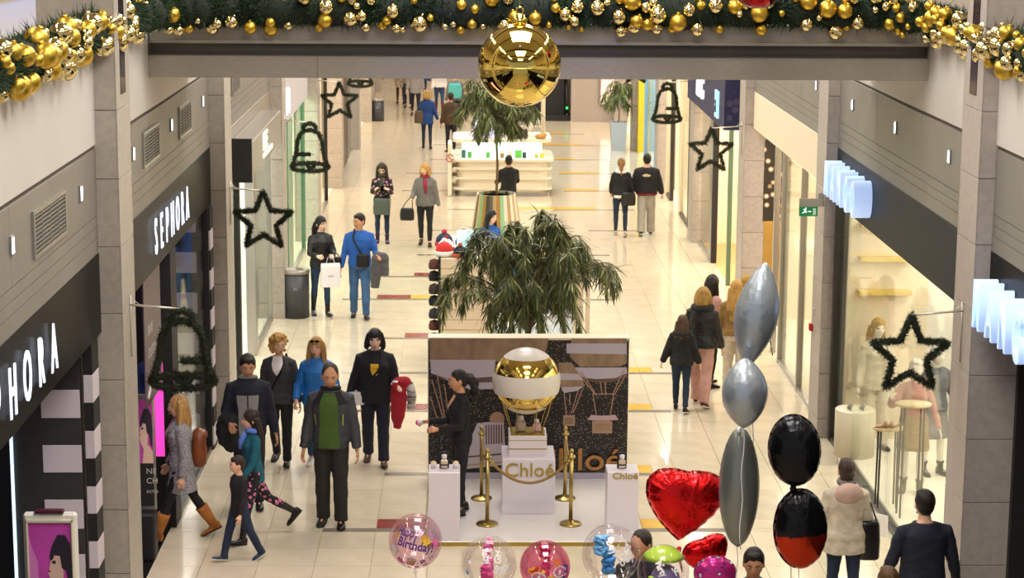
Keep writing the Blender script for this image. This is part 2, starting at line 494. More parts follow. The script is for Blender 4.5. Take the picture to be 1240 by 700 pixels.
# ------------------------------------------------------------------ shops
m_bands = mat('dark_shop_interior', '242024', .5)
m_mint = mat('mint_shop_wall', 'dcebd2', .6)
m_peach = mat('peach_shop_wall', 'efdfc8', .6)
m_woodf = mat('oak_shop_floor', 'c79a5c', .3, var=.15, scale=5, stretch=(1, 6, 1))
m_bfloor = mat('black_shop_floor', '1c191a', .12)
m_wfloor = mat('white_shop_floor', 'e9e0cf', .25)
m_yel = mat('yellow_trim_paint', 'd9bb1c', .4)
_wn = [0]
def shop(side, i, fasc, zb, inner, floorm, light=None, power=0, depth=3.0, frames=(), panes=(), door=None, fasc_top=3.985):
    """fascia, interior box, ceiling lamp, posts of the shop window and panes in bay i"""
    x = XL if side < 0 else XR; s = side
    y0, y1 = (BL if side < 0 else BR)[i]
    def bx(xa, xb, *a): return B(min(xa, xb), max(xa, xb), *a)
    _wn[0] += 1
    r = empty('window_%d' % _wn[0], kind='structure')
    ob('shop_fascia', bx(x + s * .0, x + s * .10, y0 + .01, y1 - .01, zb, fasc_top, .004), fasc, r)
    ob('shop_back_wall', bx(x + s * depth, x + s * (depth + .1), y0, y1, 0, 4), inner, r)
    ob('shop_end_wall', bx(x + s * .3, x + s * depth, y1 - .1, y1 - .02, 0, 3.9), inner, r)
    ob('shop_end_wall', bx(x + s * .3, x + s * depth, y0 + .02, y0 + .08, 0, 3.9), inner, r)
    ob('shop_ceiling', bx(x + s * .12, x + s * depth, y0, y1, 3.75, 3.85), inner, r)
    ob('shop_floor', bx(x + s * .06, x + s * depth, y0, y1, -.01, .004), floorm, r)
    if light:
        area('shop_lamp', (x + s * (.3 + depth / 2), (y0 + y1) / 2, 3.72), depth * .6, (y1 - y0) * .85, power, light)
    for (a, w, d, m) in frames:
        ob('window_post', bx(x - s * .01, x + s * d, a, a + w, 0, zb, .003), m, r)
    for (a, b, zz) in panes:
        ob('pane', bx(x + s * .03, x + s * .042, a, b, .06, zz), m_pane, r)
        ob('sill_rail', bx(x - s * .0, x + s * .07, a, b, .0, .07), m_frame if m_frame in [f[3] for f in frames] else m_dframe, r)
    return r
# left side
s0 = shop(-1, 0, m_black, 3.24, m_bands, m_bfloor, (1, .9, .95), 15, 2.6)
s1 = shop(-1, 1, m_black, 3.24, m_bands, m_bfloor, (1, .82, .9), 45, 2.6, frames=[(23.05, .45, .10, m_mblack), (26.45, .07, .08, m_mblack)], panes=[(23.5, 26.4, 3.2)])
s2 = shop(-1, 2, m_steel, 3.2, mat('white_shop_wall', 'eeece6', .6), m_wfloor, (.96, 1, .95), 170, 1.9, frames=[(28.4, .08, .06, m_frame), (30.1, .12, .08, m_dframe), (32.2, .3, .14, m_frame), (34.95, .06, .06, m_frame)], panes=[(28.5, 30.1, 3.2), (32.5, 34.9, 3.2)])
s3 = shop(-1, 3, mat('light_grey_fascia', 'c9c5cc', .4), 3.1, m_mint, m_wfloor, (.86, 1, .84), 200, 1.6, frames=[(36.1, .08, .06, m_frame), (38.3, .1, .07, mat('green_glass_edge', '5c7a62', .2)), (39.1, .25, .1, m_frame), (42.2, .12, .07, mat('green_glass_edge', '5c7a62', .2))], panes=[(36.2, 38.3, 3.05), (39.35, 42.2, 3.05)])
s4 = shop(-1, 4, m_cream, 3.2, m_peach, m_wfloor, (1, .88, .7), 160, 1.6, frames=[(44.6, .1, .07, m_frame), (46.5, .5, .1, m_cream), (49, .1, .07, m_dframe)], panes=[(44.7, 46.5, 3.1), (47, 49, 3.1)])
s5 = shop(-1, 5, m_cream, 3.2, mat('brown_shop_wall', '6b4a34', .6), m_wfloor, (1, .85, .65), 80, 1.6, frames=[(52.6, .3, .1, m_dframe), (54.8, 2.2, .12, mat('dark_brown_door', '4a3022', .4)), (57.6, .3, .1, m_frame)], panes=[(57.9, 59.5, 3.1)])
s6 = shop(-1, 6 - 0, m_cream, 3.2, m_peach, m_wfloor, (1, .88, .7), 130, 1.4, frames=[(61.5, .4, .1, m_cream), (64, .4, .1, m_cream)], panes=[(61.9, 64, 3.1)]) if len(BL) > 6 else None
# right side
t0 = shop(1, 0, m_black, 3.2, m_mblack, m_bfloor, None, 0, 2.6)
t1 = shop(1, 1, mat('slate_fascia', '20252c', .5, spec=.2), 3.24, m_shopw, m_wfloor, (1, .93, .82), 230, 2.8, frames=[(26.95, .14, .10, m_dframe), (19.70, .06, .06, m_dframe)], panes=[(19.78, 22.2, 3.22), (22.22, 24.5, 3.22), (24.52, 26.94, 3.22)])
t2 = shop(1, 2, m_cream, 3.35, m_peach, m_wfloor, (1, .91, .77), 190, 2.6, frames=[(29.85, .1, .08, m_frame), (31.75, .08, .12, m_frame), (32.5, .12, .08, m_frame)], panes=[(27.95, 29.85, 3.3), (29.95, 31.75, 3.3)])
t3 = shop(1, 3, mat('dark_blue_fascia', '23243a', .4), 3.1, m_peach, m_woodf, (1, .9, .72), 260, 2.0, frames=[(36.2, .7, .1, m_cream), (38.4, .1, .07, mat('green_glass_edge', '5c7a62', .2)), (40.85, .12, .1, m_mblack), (41.0, .35, .1, m_frame)], panes=[(41.35, 43.3, 3.1)])
t4 = shop(1, 4, m_cream, 3.2, m_peach, m_wfloor, (1, .9, .75), 200, 1.8, frames=[(45.5, .12, .08, m_dframe), (47.4, .25, .1, m_cream), (49.6, .12, .08, m_dframe), (50.6, .3, .08, m_cream)], panes=[(45.6, 47.4, 3.2), (49.7, 50.6, 3.2)])
t5 = shop(1, 5, m_yel, 3.3, mat('pale_blue_shop_wall', 'cfe0ea', .6), m_wfloor, (.8, .92, 1), 170, 1.6, frames=[(54.0, .12, .08, mat('blue_frame', '8fb0cf', .3)), (57.2, .15, .08, mat('blue_frame', '8fb0cf', .3)), (59.3, .45, .3, m_yel)], panes=[(54.1, 57.2, 3.2)])
t6 = shop(1, 6, m_cream, 3.2, m_peach, m_wfloor, (1, .88, .7), 120, 1.4) if len(BR) > 6 else None

# lettering on the fascias
def signgroup(name, label, loc=(0, 0, 0)): return empty(name, loc, 0, label, 'sign')
sg = signgroup('shop_sign', 'white lit shop lettering on black fascia above the nearest left shop')
for k, ch in enumerate('SEPHORA'):
    text('letter', ch, .56, .006, ML((XL + .03, 13.35 + .51 * k, 3.41)), m_letter, sg, .62, 'CENTER', .003)
sg = signgroup('shop_sign', 'smaller white lit shop lettering on black fascia between the first two left columns')
for k, ch in enumerate('SEPHORA'):
    text('letter', ch, .56, .006, ML((XL + .03, 21.95 + .415 * k, 3.42)), m_letter, sg, .6, 'CENTER', .003)
sg = signgroup('shop_sign', 'steel box sign with cream letters and black end past the second left column')
ob('box', B(XL, XL + .32, 29.0, 33.6, 3.3, 3.8, .01), m_steel, sg); ob('black_end', B(XL, XL + .33, 28.93, 29.0, 3.24, 3.86), m_mblack, sg)
text('letter', 'BE', .36, .01, ML((XL + .33, 30.6, 3.5)), mat('cream_letter', 'f0ead6', .4, emit=.8), sg, 1.6, 'LEFT', .01)
ob('sub_line', B(XL + .32, XL + .335, 30.6, 32.0, 3.38, 3.44), mat('cream_letter', 'f0ead6', .4), sg)
sg = signgroup('shop_sign', 'glowing white two-character sign on pale grey fascia beyond the third left column')
text('letter', '68', .6, .02, ML((XL + .03, 37.6, 3.3)), m_letter, sg, 1.6, 'LEFT', .03)
sg = signgroup('shop_sign', 'thick blue-white lit letters on slate fascia above the right shop window')
for k, ch in enumerate('MANGO'):
    text('letter', ch, .62, .11, MR((XR - .12, 26.65 - .47 * k, 3.42)), m_letterb, sg, .62, 'CENTER', .012)
sg = signgroup('shop_sign', 'thick blue-white lit letters at the right edge of the frame')
for k, ch in enumerate('MANGO'):
    text('letter', ch, .62, .11, MR((XR - .12, 18.5 - .47 * k, 3.34)), m_letterb, sg, .62, 'CENTER', .012)
sg = signgroup('shop_sign', 'blue lit sign with large white letters beyond the third right column')
ob('box', B(XR - .3, XR, 37.0, 43.3, 3.12, 4.3, .01), dots('sign_pattern', '23244a', '4a3f5c', 5, .3), sg)
text('letter', 'Lc', 1.0, .02, MR((XR - .32, 41.4, 3.4)), m_letter, sg, 1.3, 'LEFT', .03)
for (yy, z) in ((42.9, 3.6), (38.0, 3.25)):
    ob('small_panel', B(XR - .33, XR - .3, yy - .25, yy + .25, z, z + .5), mat('pale_blue_panel', '9fd0e6', .4, emit=.6), sg)
    text('small_letter', 'a', .5, .005, MR((XR - .34, yy + .15, z + .1)), mat('navy_letter', '1c2a4a', .5), sg)

# checkered door posts and white-block walls of the black shop (left)
m_wt2 = mat('white_block_tile2', 'd9cdd6', .3)
def block_wall(y, x0, x1, label, tops, wx0, wx1, post, ph):
    r = empty('block_wall', (0, y, 0), 0, label, 'display wall')
    ob('panel', B(x0, x1, 0, .06, 0, 3.24, .004), m_char, r)
    for (za, zb) in tops: ob('white_block', B(wx0, wx1, -.012, .0, za, zb, .003), m_wt2, r)
    p0, p1 = post
    z = .06; k = 0
    ob('post_core', B(p0 + .005, p1 - .005, .005, .30, 0, 3.24), m_mblack, r)
    while z < 3.2:
        zz = min(z + ph, 3.24)
        ob('post_block', B(p0, p1, 0, .31, z, zz - .004, .003), m_wt2 if k % 2 == 0 else m_mblack, r); z += ph; k += 1
def zpix(py, y, px=80): return PY(px, py, y).z
Y0 = 18.25
t_ = [(zpix(506, Y0), zpix(472, Y0)), (zpix(572, Y0), zpix(539, Y0)), (zpix(640, Y0), zpix(605, Y0)), (zpix(706, Y0), zpix(671, Y0))]
block_wall(Y0, PY(18, 600, Y0).x, PY(100, 550, Y0).x, 'dark wall with white blocks and checkered post under the nearest left fascia',
           [t_[0], t_[1], t_[2], t_[3]], PY(52, 550, Y0).x, PY(99, 550, Y0).x, (PY(102, 500, Y0).x, XL - .01), .262)
Y1 = 26.5
t_ = [(zpix(330 + 49 * k, Y1), zpix(305 + 49 * k, Y1)) for k in range(-1, 6)]
block_wall(Y1, PY(186, 400, Y1).x, PY(245, 400, Y1).x, 'grey-beige wall with white blocks and checkered post before the second left column',
           t_, PY(207, 400, Y1).x, PY(240, 400, Y1).x, (PY(246, 400, Y1).x, XL + .03), .262)
ob('lit_edge', B(PY(15, 600, Y0).x, PY(18, 600, Y0).x, Y0 - .03, Y0 + .03, .2, 2.6), mat('cool_edge_light', 'cfeaff', .4, emit=1.2), s0)

# pink poster stands
def portrait(r, w, h, y=-.012, top=0):
    """flat print: magenta ground, woman in profile with dark piled hair, blowing"""
    mk = mat('poster_magenta', 'c94bb0', .5, var=.18, scale=2.5); ms = mat('poster_skin', 'e8c3b0', .5); mh = mat('poster_hair', '2e2733', .5); mp = mat('poster_light_pink', 'dd86c8', .5)
    ob('poster', B(-w / 2, w / 2, y, y + .006, top - h, top), mk, r)
    def poly(nm, pts, m, d):
        ob(nm, MB().prism([(a * w - w / 2, b * h - h) for a, b in pts], .002, MF((0, y - d, top)) , 0), m, r)
    poly('print_shape', [(0, .0), (.22, .2), (.2, .55), (.05, .75), (0, .9)], mp, .001)
    poly('print_skin', [(.16, .02), (.3, .3), (.14, .36), (.1, .28), (.2, .25), (.1, 0), (.55, 0), (.62, .22), (.5, .32), (.44, .42), (.50, .55), (.55, .62), (.72, .62), (.80, .42), (.78, .30), (1, .18), (1, 0), (.1, 0)], ms, .002)
    poly('print_hair', [(.48, .62), (.55, .74), (.68, .86), (.86, .86), (.97, .76), (1, .5), (.98, .25), (.9, .3), (.86, .45), (.76, .48), (.72, .62), (.6, .64), (.56, .58), (.5, .57)], mh, .003)
    poly('print_lips', [(.44, .45), (.5, .455), (.49, .43), (.45, .435)], mat('print_red', 'a8244e', .5), .004)
    poly('print_eye', [(.53, .56), (.62, .57), (.62, .53), (.55, .53)], mh, .004)
yq = 17.5
a = PY(27, 622, yq); b_ = PY(92, 622, yq)
r = empty('poster_stand', ((a.x + b_.x) / 2, yq, 0), 0, 'white framed pink poster stand of a woman blowing, bottom left corner', 'poster stand')
w = b_.x - a.x; zt = a.z
fr = MB(); fr.bbox(-w / 2, w / 2, 0, .08, zt - 1.35, zt, .02)
ob('frame_body', fr, mat('ivory_plastic', 'e9e4da', .35), r)
portrait(r, w * .80, .80, -.012, zt - .08)
fr = MB()
for (xa, xb, za, zb) in ((-w * .44, -w * .40, zt - 1.2, zt - .05), (w * .40, w * .44, zt - 1.2, zt - .05), (-w * .44, w * .44, zt - .08, zt - .05), (-w * .44, w * .44, zt - 1.22, zt - 1.18)): fr.bbox(xa, xb, -.03, .0, za, zb, .006)
ob('inner_frame', fr, mat('cream_plastic', 'ddd3b8', .35), r)
ob('top_tab', B(-.13, .13, -.02, .05, zt, zt + .035, .01), mat('maroon_plastic', '4a1a2a', .3), r)
ob('foot', B(-w * .4, w * .4, -.2, .25, 0, .04, .01), m_frame, r)
ob('stem', B(-.03, .03, .0, .06, .04, zt - 1.35), m_frame, r)
yq = 21.9
a = PY(152, 478, yq); b_ = PY(186, 478, yq)
r = empty('poster_stand', ((a.x + b_.x) / 2, yq, 0), 0, 'silver framed pink and black poster stand behind the near left column', 'poster stand')
w = b_.x - a.x; zt = a.z; zb = PY(186, 618, yq).z
ob('frame_body', B(-w / 2, w / 2, 0, .05, zb, zt, .012), m_frame, r)
portrait(r, w * .86, (zt - zb) * .55, -.008, zt - .05)
ob('black_caption', B(-w * .43, w * .43, -.008, 0, zb + .05, zt - .05 - (zt - zb) * .55), m_mblack, r)
for q in range(3): text('caption', ['NE', 'CH', 'EXTRE'][q], .09 if q < 2 else .045, .001, MF((w * .16, -.01, zb + .42 - .11 * q)), m_white, r, 1, 'LEFT')
ob('bin_base', B(-w * .4, w * .45, -.1, .15, 0, zb - .02, .02), m_mblack, r)
r = empty('light_column', (XL - .06, 20.75, 0), 0, 'pink and white glowing light column beside the near left column', 'light column')
ob('white_tube', B(-.05, .0, -.12, .12, .3, 3.1), mat('white_tube_light', 'fff4fb', .4, emit=1.6), r)
ob('pink_tube', B(-.05, .0, -.42, -.14, .3, 3.1), mat('pink_tube_light', 'ff7ad0', .4, emit=1.3), r)
ob('casing', B(-.08, -.05, -.45, .15, 0, 3.2), m_mblack, r)
r = empty('hanging_banner', (XL - .02, 21.75, 0), 0, 'dark plum hanging banner with white curved lettering at the left shop entrance', 'banner')
ob('sheet', B(-.012, .0, -.45, .7, 1.85, 3.24), mat('plum_sheet', '4a3140', .35, var=.15, scale=2), r)
for q, tx in enumerate(('SINGNE', 'COLLEZION')):
    text('lettering', tx, .16, .001, ML((.003, -.25, 2.6 - .25 * q)), m_white, r, .6)
ob('swoosh', MB().tube([(.004, -.35 + .1 * k, 1.95 + .3 * math.sin(k / 9 * 1.5)) for k in range(10)], .02, 6), m_white, r)

_a, _b = PY(187, 480, 22.9), PY(198, 480, 22.9)
r = empty('magenta_lightbox', ((_a.x + _b.x) / 2, 22.9, 0), 0, 'magenta glowing panel at the left shop entrance behind the woman in tweed', 'light panel')
ob('glow_face', B(-.05, .05, -.006, 0, .9, 2.0), mat('magenta_glow', 'f040b0', .4, emit=1.1), r); ob('casing', B(-.055, .055, 0, .05, 0, 2.05), m_mblack, r)
# exit sign, alarm box, cable stubs on the right column
p = PY(979, 252, 27.2)
r = empty('exit_sign', (p.x, p.y, p.z), 0, 'green running-man exit sign projecting from the right column', 'sign')
h = .105; wd = .125
ob('housing', B(-wd, wd + .06, -.02, .02, .02, .13, .004), m_frame, r)
ob('green_face', B(-wd, wd, -.008, .008, -.11, .018), mat('exit_green', '0f7a44', .4, emit=.35), r)
mw = mat('exit_white', 'f4fff4', .4, emit=.8)
mn = MB(); mn.prism([(-.075, .0), (-.045, .015), (-.03, .005), (-.035, -.015), (-.02, -.03), (-.03, -.045), (-.045, -.03), (-.06, -.045), (-.085, -.05), (-.085, -.04), (-.065, -.035), (-.055, -.02), (-.06, -.005)], .002, MF((0, -.009, -.02)))
mn.lathe([(0.0001, -.003), (.009, -.003), (.009, .003), (.0001, .003)], (-.035, -.009, 0), 10, M=Matrix.Rotation(PI / 2, 3, 'X'))
ob('running_man', mn, mw, r)
ob('arrow', MB().prism([(-.01, .004), (.02, .004), (.02, .014), (.04, 0), (.02, -.014), (.02, -.004), (-.01, -.004)], .002, MF((0, -.009, -.045))), mw, r)
ob('door_mark', B(.06, .1, -.011, -.008, -.09, 0), mat('exit_pale', 'a8c8b0', .4, emit=.4), r)
ob('bracket', B(wd, 4.75 - p.x, -.01, .01, .02, .2), m_frame, r)
p = PX(984, 396, 4.75); tag(ob('alarm_box', B(-.05, 0, -.05, .05, -.05, .05, .008), mat('alarm_red', 'b3201f', .4), None, (4.75, p.y, p.z)), 'small red fire alarm box on the second right column', 'alarm')
p = PX(986, 378, 4.75); tag(ob('switch_plate', B(-.02, 0, -.03, .03, -.06, .06, .006), m_white, None, (4.75, p.y, p.z)), 'white switch plate above the red alarm box on the column', 'switch')

# ------------------------------------------------------------------ right shop window display
d0 = empty('display_platform', (0, 0, 0), 0, 'low white platform filling the right shop window', 'platform')
ob('deck', B(XR + .08, XR + 2.7, 19.75, 26.9, 0, .10, .01), mat('platform_white', 'efe6d6', .3), d0)
def bandwall():
    r = empty('shelf_wall', (0, 26.75, 0), 0, 'cream wall with yellow shelves at the end of the right window', 'shelf')
    ob('wall_sheet', B(XR + .12, XR + 1.2, -.03, .03, .1, 3.2), m_cream, r)
    for z in (3.0, 2.55, 2.1): ob('shelf_board', B(XR + .25, XR + .95, -.22, -.03, z, z + .05), m_yel if z < 0 else mat('mustard_board', 'd2b25a', .5), r)
bandwall()
def ztable(px, py, topy, y, w, d, label, zbase=.1):
    p = PY(px, topy, y)
    r = empty('display_table', (p.x, y, zbase), 0, label, 'table')
    ht = p.z - zbase
    prof = MB(); n = 20
    ring = [(math.cos(2 * PI * k / n) * w * (1 + .12 * math.cos(4 * PI * k / n)), math.sin(2 * PI * k / n) * d) for k in range(n)]
    prof.rings([[(x_, y_, ht - .03) for x_, y_ in ring], [(x_ * 1.03, y_ * 1.03, ht - .015) for x_, y_ in ring], [(x_, y_, ht) for x_, y_ in ring]])
    ob('table_top', prof, mat('pale_wood', 'cdb48a', .4), r)
    for sx in (-1, 1):
        for sy in (-1, 1):
            ob('leg', MB().tube([(sx * w * .65, sy * d * .6, 0), (sx * w * .6, sy * d * .55, ht - .03)], .012, 8), m_dframe, r)
    return r, p
def shoe_mb(s=1, heel=.06, boot=.12):
    m = MB(); rs = []
    for (y_, w, z0, z1) in ((-.11, .02, heel * .8, heel + .03), (-.10, .032, heel * .7, heel + .06), (-.05, .034, heel * .55, heel + .06), (.0, .036, .02, .065), (.05, .042, .0, .05), (.10, .036, .0, .04), (.135, .012, .003, .02)):
        rs.append([(math.cos(2 * PI * k / 12) * w * s, y_ * s, ((z0 + z1) / 2 + math.sin(2 * PI * k / 12) * (z1 - z0) / 2) * s) for k in range(12)])
    m.rings(rs)
    m.tube([(0, -.09 * s, 0), (0, -.085 * s, heel * s)], [.010 * s, .018 * s], 8)
    if boot: m.tube([(0, -.07 * s, heel * s), (0, -.075 * s, (heel + boot) * s)], [.034 * s, .038 * s], 12)
    return m
r, p = ztable(1076, 560, 517, 23.6, .17, .13, 'low pale display table with short legs in the right window')
for sx, bt, lb in ((-.09, .09, 'tan ankle boot, left one on the low display table'), (-.02, .09, 'tan ankle boot, middle one on the low display table'), (.08, .0, 'tan low shoe, right one on the low display table')):
    tag(ob('shoe', shoe_mb(.62, .05, bt), mat('tan_suede', 'b5916a', .7), None, (p.x + sx, 23.55, p.z)), lb, 'shoe').rotation_euler = (0, 0, 1.2)
ztable(1106, 560, 488, 23.2, .19, .16, 'tall pale display table behind the low one in the right window')
for (px, py, y, lb) in ((1068, 577, 22.4, 'white price card standing by the display tables, nearer one'), (1025, 528, 24.7, 'grey price card standing at the far end of the window')):
    p = PY(px, py, y)
    o = ob('price_card', B(-.10, .10, -.006, .006, 0, .26, .002), mat('card_white', 'e9e6df', .5), None, (p.x, y, .101)); o.rotation_euler = (0, 0, -.75)
    tag(o, lb, 'card')
for (px, py, y, rr, hh, lb) in ((1128, 628, 21.6, .30, .16, 'round pale plinth at the near end of the right window'), (1036, 490, 25.9, .26, .62, 'round white plinth carrying shoes at the far end of the window')):
    p = PY(px, py, y)
    tag(ob('plinth', MB().lathe([(0, 0), (rr, 0), (rr, hh - .01), (rr - .01, hh), (0, hh)], n=32), mat('plinth_beige', 'cfc6ae', .5), None, (p.x, y, .1)), lb, 'plinth')
p = PY(1040, 475, 25.8)
for k in (-1, 1): tag(ob('shoe', shoe_mb(.8, .07, 0), mat('grey_suede', '8d8780', .6), None, (PY(1036, 490, 25.9).x + .08 * k, 25.85, .72)), 'grey high heel on the far white plinth, %s of the pair' % ('left' if k < 0 else 'right'), 'shoe')
# cream displays in right shop 2: shelves with lingerie-like soft shapes and gold door
r = empty('photo_wall', (0, 0, 0), 0, 'black and white mirrored collage panel with golden door under it, right side', 'panel')
yq = 34.2
a = PY(924, 240, yq); b_ = PY(951, 150, yq)
ob('collage', B(a.x, b_.x, yq - .03, yq, 1.9, 3.3), dots('collage_print', '2a2620', 'd8d4cc', 7, .32, .3, 'a08860'), r)
ob('gold_door', B(a.x + .02, b_.x - .02, yq - .04, yq, .1, 1.9, .01), mat('golden_door', 'b08a42', .35, metal=.3, var=.1, scale=2), r)
for k, (z, m_) in enumerate(((.5, 'e9c9b4'), (.95, 'f2e4d6'), (1.4, 'e2b8a8'), (1.9, 'f4ead8'))):
    r = empty('wall_shelf', (XR + .9, 29.6, z), 0, 'cream shelf with folded goods behind the right glass, level %s from the floor' % ['lowest', 'second', 'third', 'top'][k], 'shelf')
    ob('board', B(-.25, .35, -1.2, 1.2, -.02, .02), m_cream, r)
    for q in range(6):
        ob('folded_item', B(-.15, .15, -1.05 + q * .36, -.80 + q * .36, .02, .10 + .05 * rnd.random(), .02), mat('folded_%d' % ((k + q) % 4), ['e8cdb8', 'f4efe6', '3c3430', 'd9a898'][(k + q) % 4], .8), r)

# ------------------------------------------------------------------ garland wreath shapes (stars, bells)
m_pine = mat('dark_green_tinsel', '1a2012', .8, col2='2b3319', scale=30)
m_rod = mat('white_rod', 'c9c2b4', .35, metal=.5)
def needles(paths, dens, ln, r0, seed=1, wid=.004, rspread=1):
    """thin bristle triangles around polylines"""
    g = np.random.default_rng(seed); V = []; Fs = []; c = 0
    for pts in paths:
        pts = np.array(pts, float); seg = pts[1:] - pts[:-1]; L = np.linalg.norm(seg, axis=1); n = int(L.sum() * dens)
        if n < 1: continue
        idx = g.choice(len(seg), n, p=L / L.sum()); t = g.random(n)[:, None]
        base = pts[idx] + seg[idx] * t
        d = g.normal(size=(n, 3)); d /= np.linalg.norm(d, axis=1)[:, None]
        base = base + d * r0 * .7
        l = ln * (.6 + .8 * g.random(n))[:, None]
        d2 = d + g.normal(size=(n, 3)) * .35; tip = base + d2 * l
        s = np.cross(d2, g.normal(size=(n, 3))); s /= np.linalg.norm(s, axis=1)[:, None]
        s *= wid
        vs = np.stack([base - s, base + s, tip], 1).reshape(-1, 3)
        V.append(vs); Fs.append(np.arange(n * 3).reshape(-1, 3) + c); c += n * 3
    me = D.meshes.new('needles'); V = np.concatenate(V); Fs = np.concatenate(Fs)
    me.vertices.add(len(V)); me.vertices.foreach_set('co', V.ravel()); me.loops.add(Fs.size); me.loops.foreach_set('vertex_index', Fs.ravel())
    me.polygons.add(len(Fs)); me.polygons.foreach_set('loop_start', np.arange(0, Fs.size, 3)); me.polygons.foreach_set('loop_total', np.full(len(Fs), 3))
    me.update(); me.validate(); return me
def star_paths(R):
    pts = []
    for k in range(11):
        a = PI / 2 + k * PI / 5; r = R if k % 2 == 0 else R * .44
        pts.append((math.cos(a) * r, 0, math.sin(a) * r * 1.02))
    return [pts]
def bell_paths(W_, H_, bar=1):
    def cr(p):
        return [(x * W_ / 2, 0, z * H_) for x, z in p]
    body = cr([(-1, -.86), (-.86, -.70), (-.72, -.45), (-.66, -.15), (-.50, .02), (-.25, .10), (0, .12), (.25, .10), (.50, .02), (.66, -.15), (.72, -.45), (.86, -.70), (1, -.86)])
    rim = [(math.cos(a) * W_ / 2, 0, (-.86 + .11 * math.sin(a)) * H_) for a in [2 * PI * k / 24 for k in range(25)]]
    loop = [(math.cos(a) * W_ * .17, 0, (.17 + .12 * math.sin(a)) * H_) for a in [-.2 * PI + 1.4 * PI * k / 12 for k in range(13)]]
    clap = [(W_ * .02 + math.cos(a) * W_ * .1, 0, (-.78 + .10 * math.sin(a)) * H_) for a in [PI + PI * k / 8 for k in range(9)]]
    barp = cr([(-.05 * bar, -.52), (.7 * bar, -.52)])
    return [body, rim, loop, clap, barp]
def wreath(kind, px, py, y, size, side, label, W_=None, H_=None, thick=.028, bar=1):
    c = PY(px, py, y)
    r = empty('garland_' + kind, c, 0, label, kind, 'hanging tinsel stars and bells')
    paths = star_paths(size) if kind == 'star' else bell_paths(W_, H_, bar)
    t = MB()
    for p in paths: t.tube(p, thick * .8, 8)
    ob('wire_core', t, m_pine, r)
    me = needles(paths, 2600 if y < 30 else 1300, thick * .8, thick, seed=int(px), wid=.005 if y < 30 else .008)
    me.materials.append(m_pine)
    tag(ob('tinsel', me, None, r), kind='stuff')
    # rod from the column to the top of the shape
    xc = (-3.2 if side < 0 else 4.75) - c.x
    zt = (size if kind == 'star' else H_ * .30)
    rod = MB().tube([(xc, .0, zt + .05), (0, 0, zt + .01)], .011, 8); rod.tube([(xc - side * .01, 0, zt + .14), (xc - side * .01, 0, zt - .45)], .008, 6)
    rod.tube([(xc, 0, zt + .12), (xc + (0 - xc) * .2, 0, zt + .05)], .004, 5)
    ob('bracket_rod', rod, m_rod, r)
    return r
def rowdeco():
    wreath('bell', 220, 398, 19.1, 0, -1, 'dark tinsel bell nearest on the left, over the woman in grey coat', .60, .60, .034)
    wreath('star', 319, 268, 27.3, .40, -1, 'dark tinsel star on the second left column', thick=.034)
    wreath('bell', 375, 163, 35.5, 0, -1, 'dark tinsel bell on the third left column, over green glass', .64, .66, .036, -1)
    wreath('star', 411, 123, 43.7, .40, -1, 'dark tinsel star on the fourth left column', thick=.036)
    wreath('bell', 436, 74, 51.9, 0, -1, 'dark tinsel bell half hidden under the bridge, far left', .6, .66, .036)
    wreath('star', 1102, 430, 19.3, .385, 1, 'large dark tinsel star before the right shop window', thick=.034)
    wreath('star', 861, 183, 35.6, .39, 1, 'dark tinsel star on the third right column', thick=.036)
    wreath('bell', 808, 112, 43.7, 0, 1, 'dark tinsel bell on the fourth right column', .60, .66, .036, 1)
    wreath('star', 770, 84, 51.9, .38, 1, 'dark tinsel star half hidden under the bridge, far right', thick=.036)
rowdeco()

# ------------------------------------------------------------------ big garland with baubles along the parapets and the bridge
m_needle = mat('pine_green', '142a14', .7, col2='20401c', scale=6)
gar = empty('pine_garland', (0, 0, 0), 0, 'thick green pine garland with gold baubles along parapet and bridge', 'garland')
gp = [(-3.38, 12.6, 5.98), (-3.38, 15, 5.98), (-3.38, 17, 6.0), (-3.38, 19, 6.02), (-3.36, 20.6, 6.03), (-3.1, 21.5, 6.03), (-2.5, 21.75, 6.03), (-1, 21.8, 6.05), (1, 21.8, 6.04), (3, 21.8, 6.05), (4.2, 21.8, 6.04), (4.7, 21.5, 6.02), (4.88, 20.8, 5.97), (4.9, 19.5, 5.93), (4.9, 18, 5.90), (4.9, 15.5, 5.88)]
def cat(pts, n):
    out = []; P_ = [Vector(p) for p in pts]
    for i in range(len(P_) - 1):
        a, b, c, d = P_[max(i - 1, 0)], P_[i], P_[i + 1], P_[min(i + 2, len(P_) - 1)]
        for k in range(n):
            t = k / n
            out.append(.5 * ((2 * b) + (-a + c) * t + (2 * a - 5 * b + 4 * c - d) * t * t + (-a + 3 * b - 3 * c + d) * t ** 3))
    out.append(P_[-1]); return out
gpts = cat(gp, 10)
rg = []
for i, p in enumerate(gpts): rg.append(.145 + .03 * math.sin(i * 1.7) + .02 * math.sin(i * .6))
ob('garland_core', MB().tube(gpts, rg, 8), mat('garland_core_dark', '101c0e', .9), gar)
me = needles([gpts], 4200, .06, .17, 5, .007); me.materials.append(m_needle); tag(ob('pine_needles', me, None, gar), kind='stuff')
me = needles([[p + Vector((0, 0, .02)) for p in gpts]], 900, .085, .17, 6, .008); me.materials.append(m_needle); tag(ob('pine_needles', me, None, gar), kind='stuff')
def bauble_mesh(m, n=20):
    b = MB(); b.ell((0, 0, 0), 1, n, n // 2 + 2); b.lathe([(.22, .95), (.22, 1.14), (.0, 1.16)], n=8); return b.mesh('bauble', m)
bm_s, bm_m = bauble_mesh(m_gold), bauble_mesh(m_goldm)
g = random.Random(5); cum = [0]
for i in range(1, len(gpts)): cum.append(cum[-1] + (gpts[i] - gpts[i - 1]).length)
tot = cum[-1]; placed = []; tries = 0
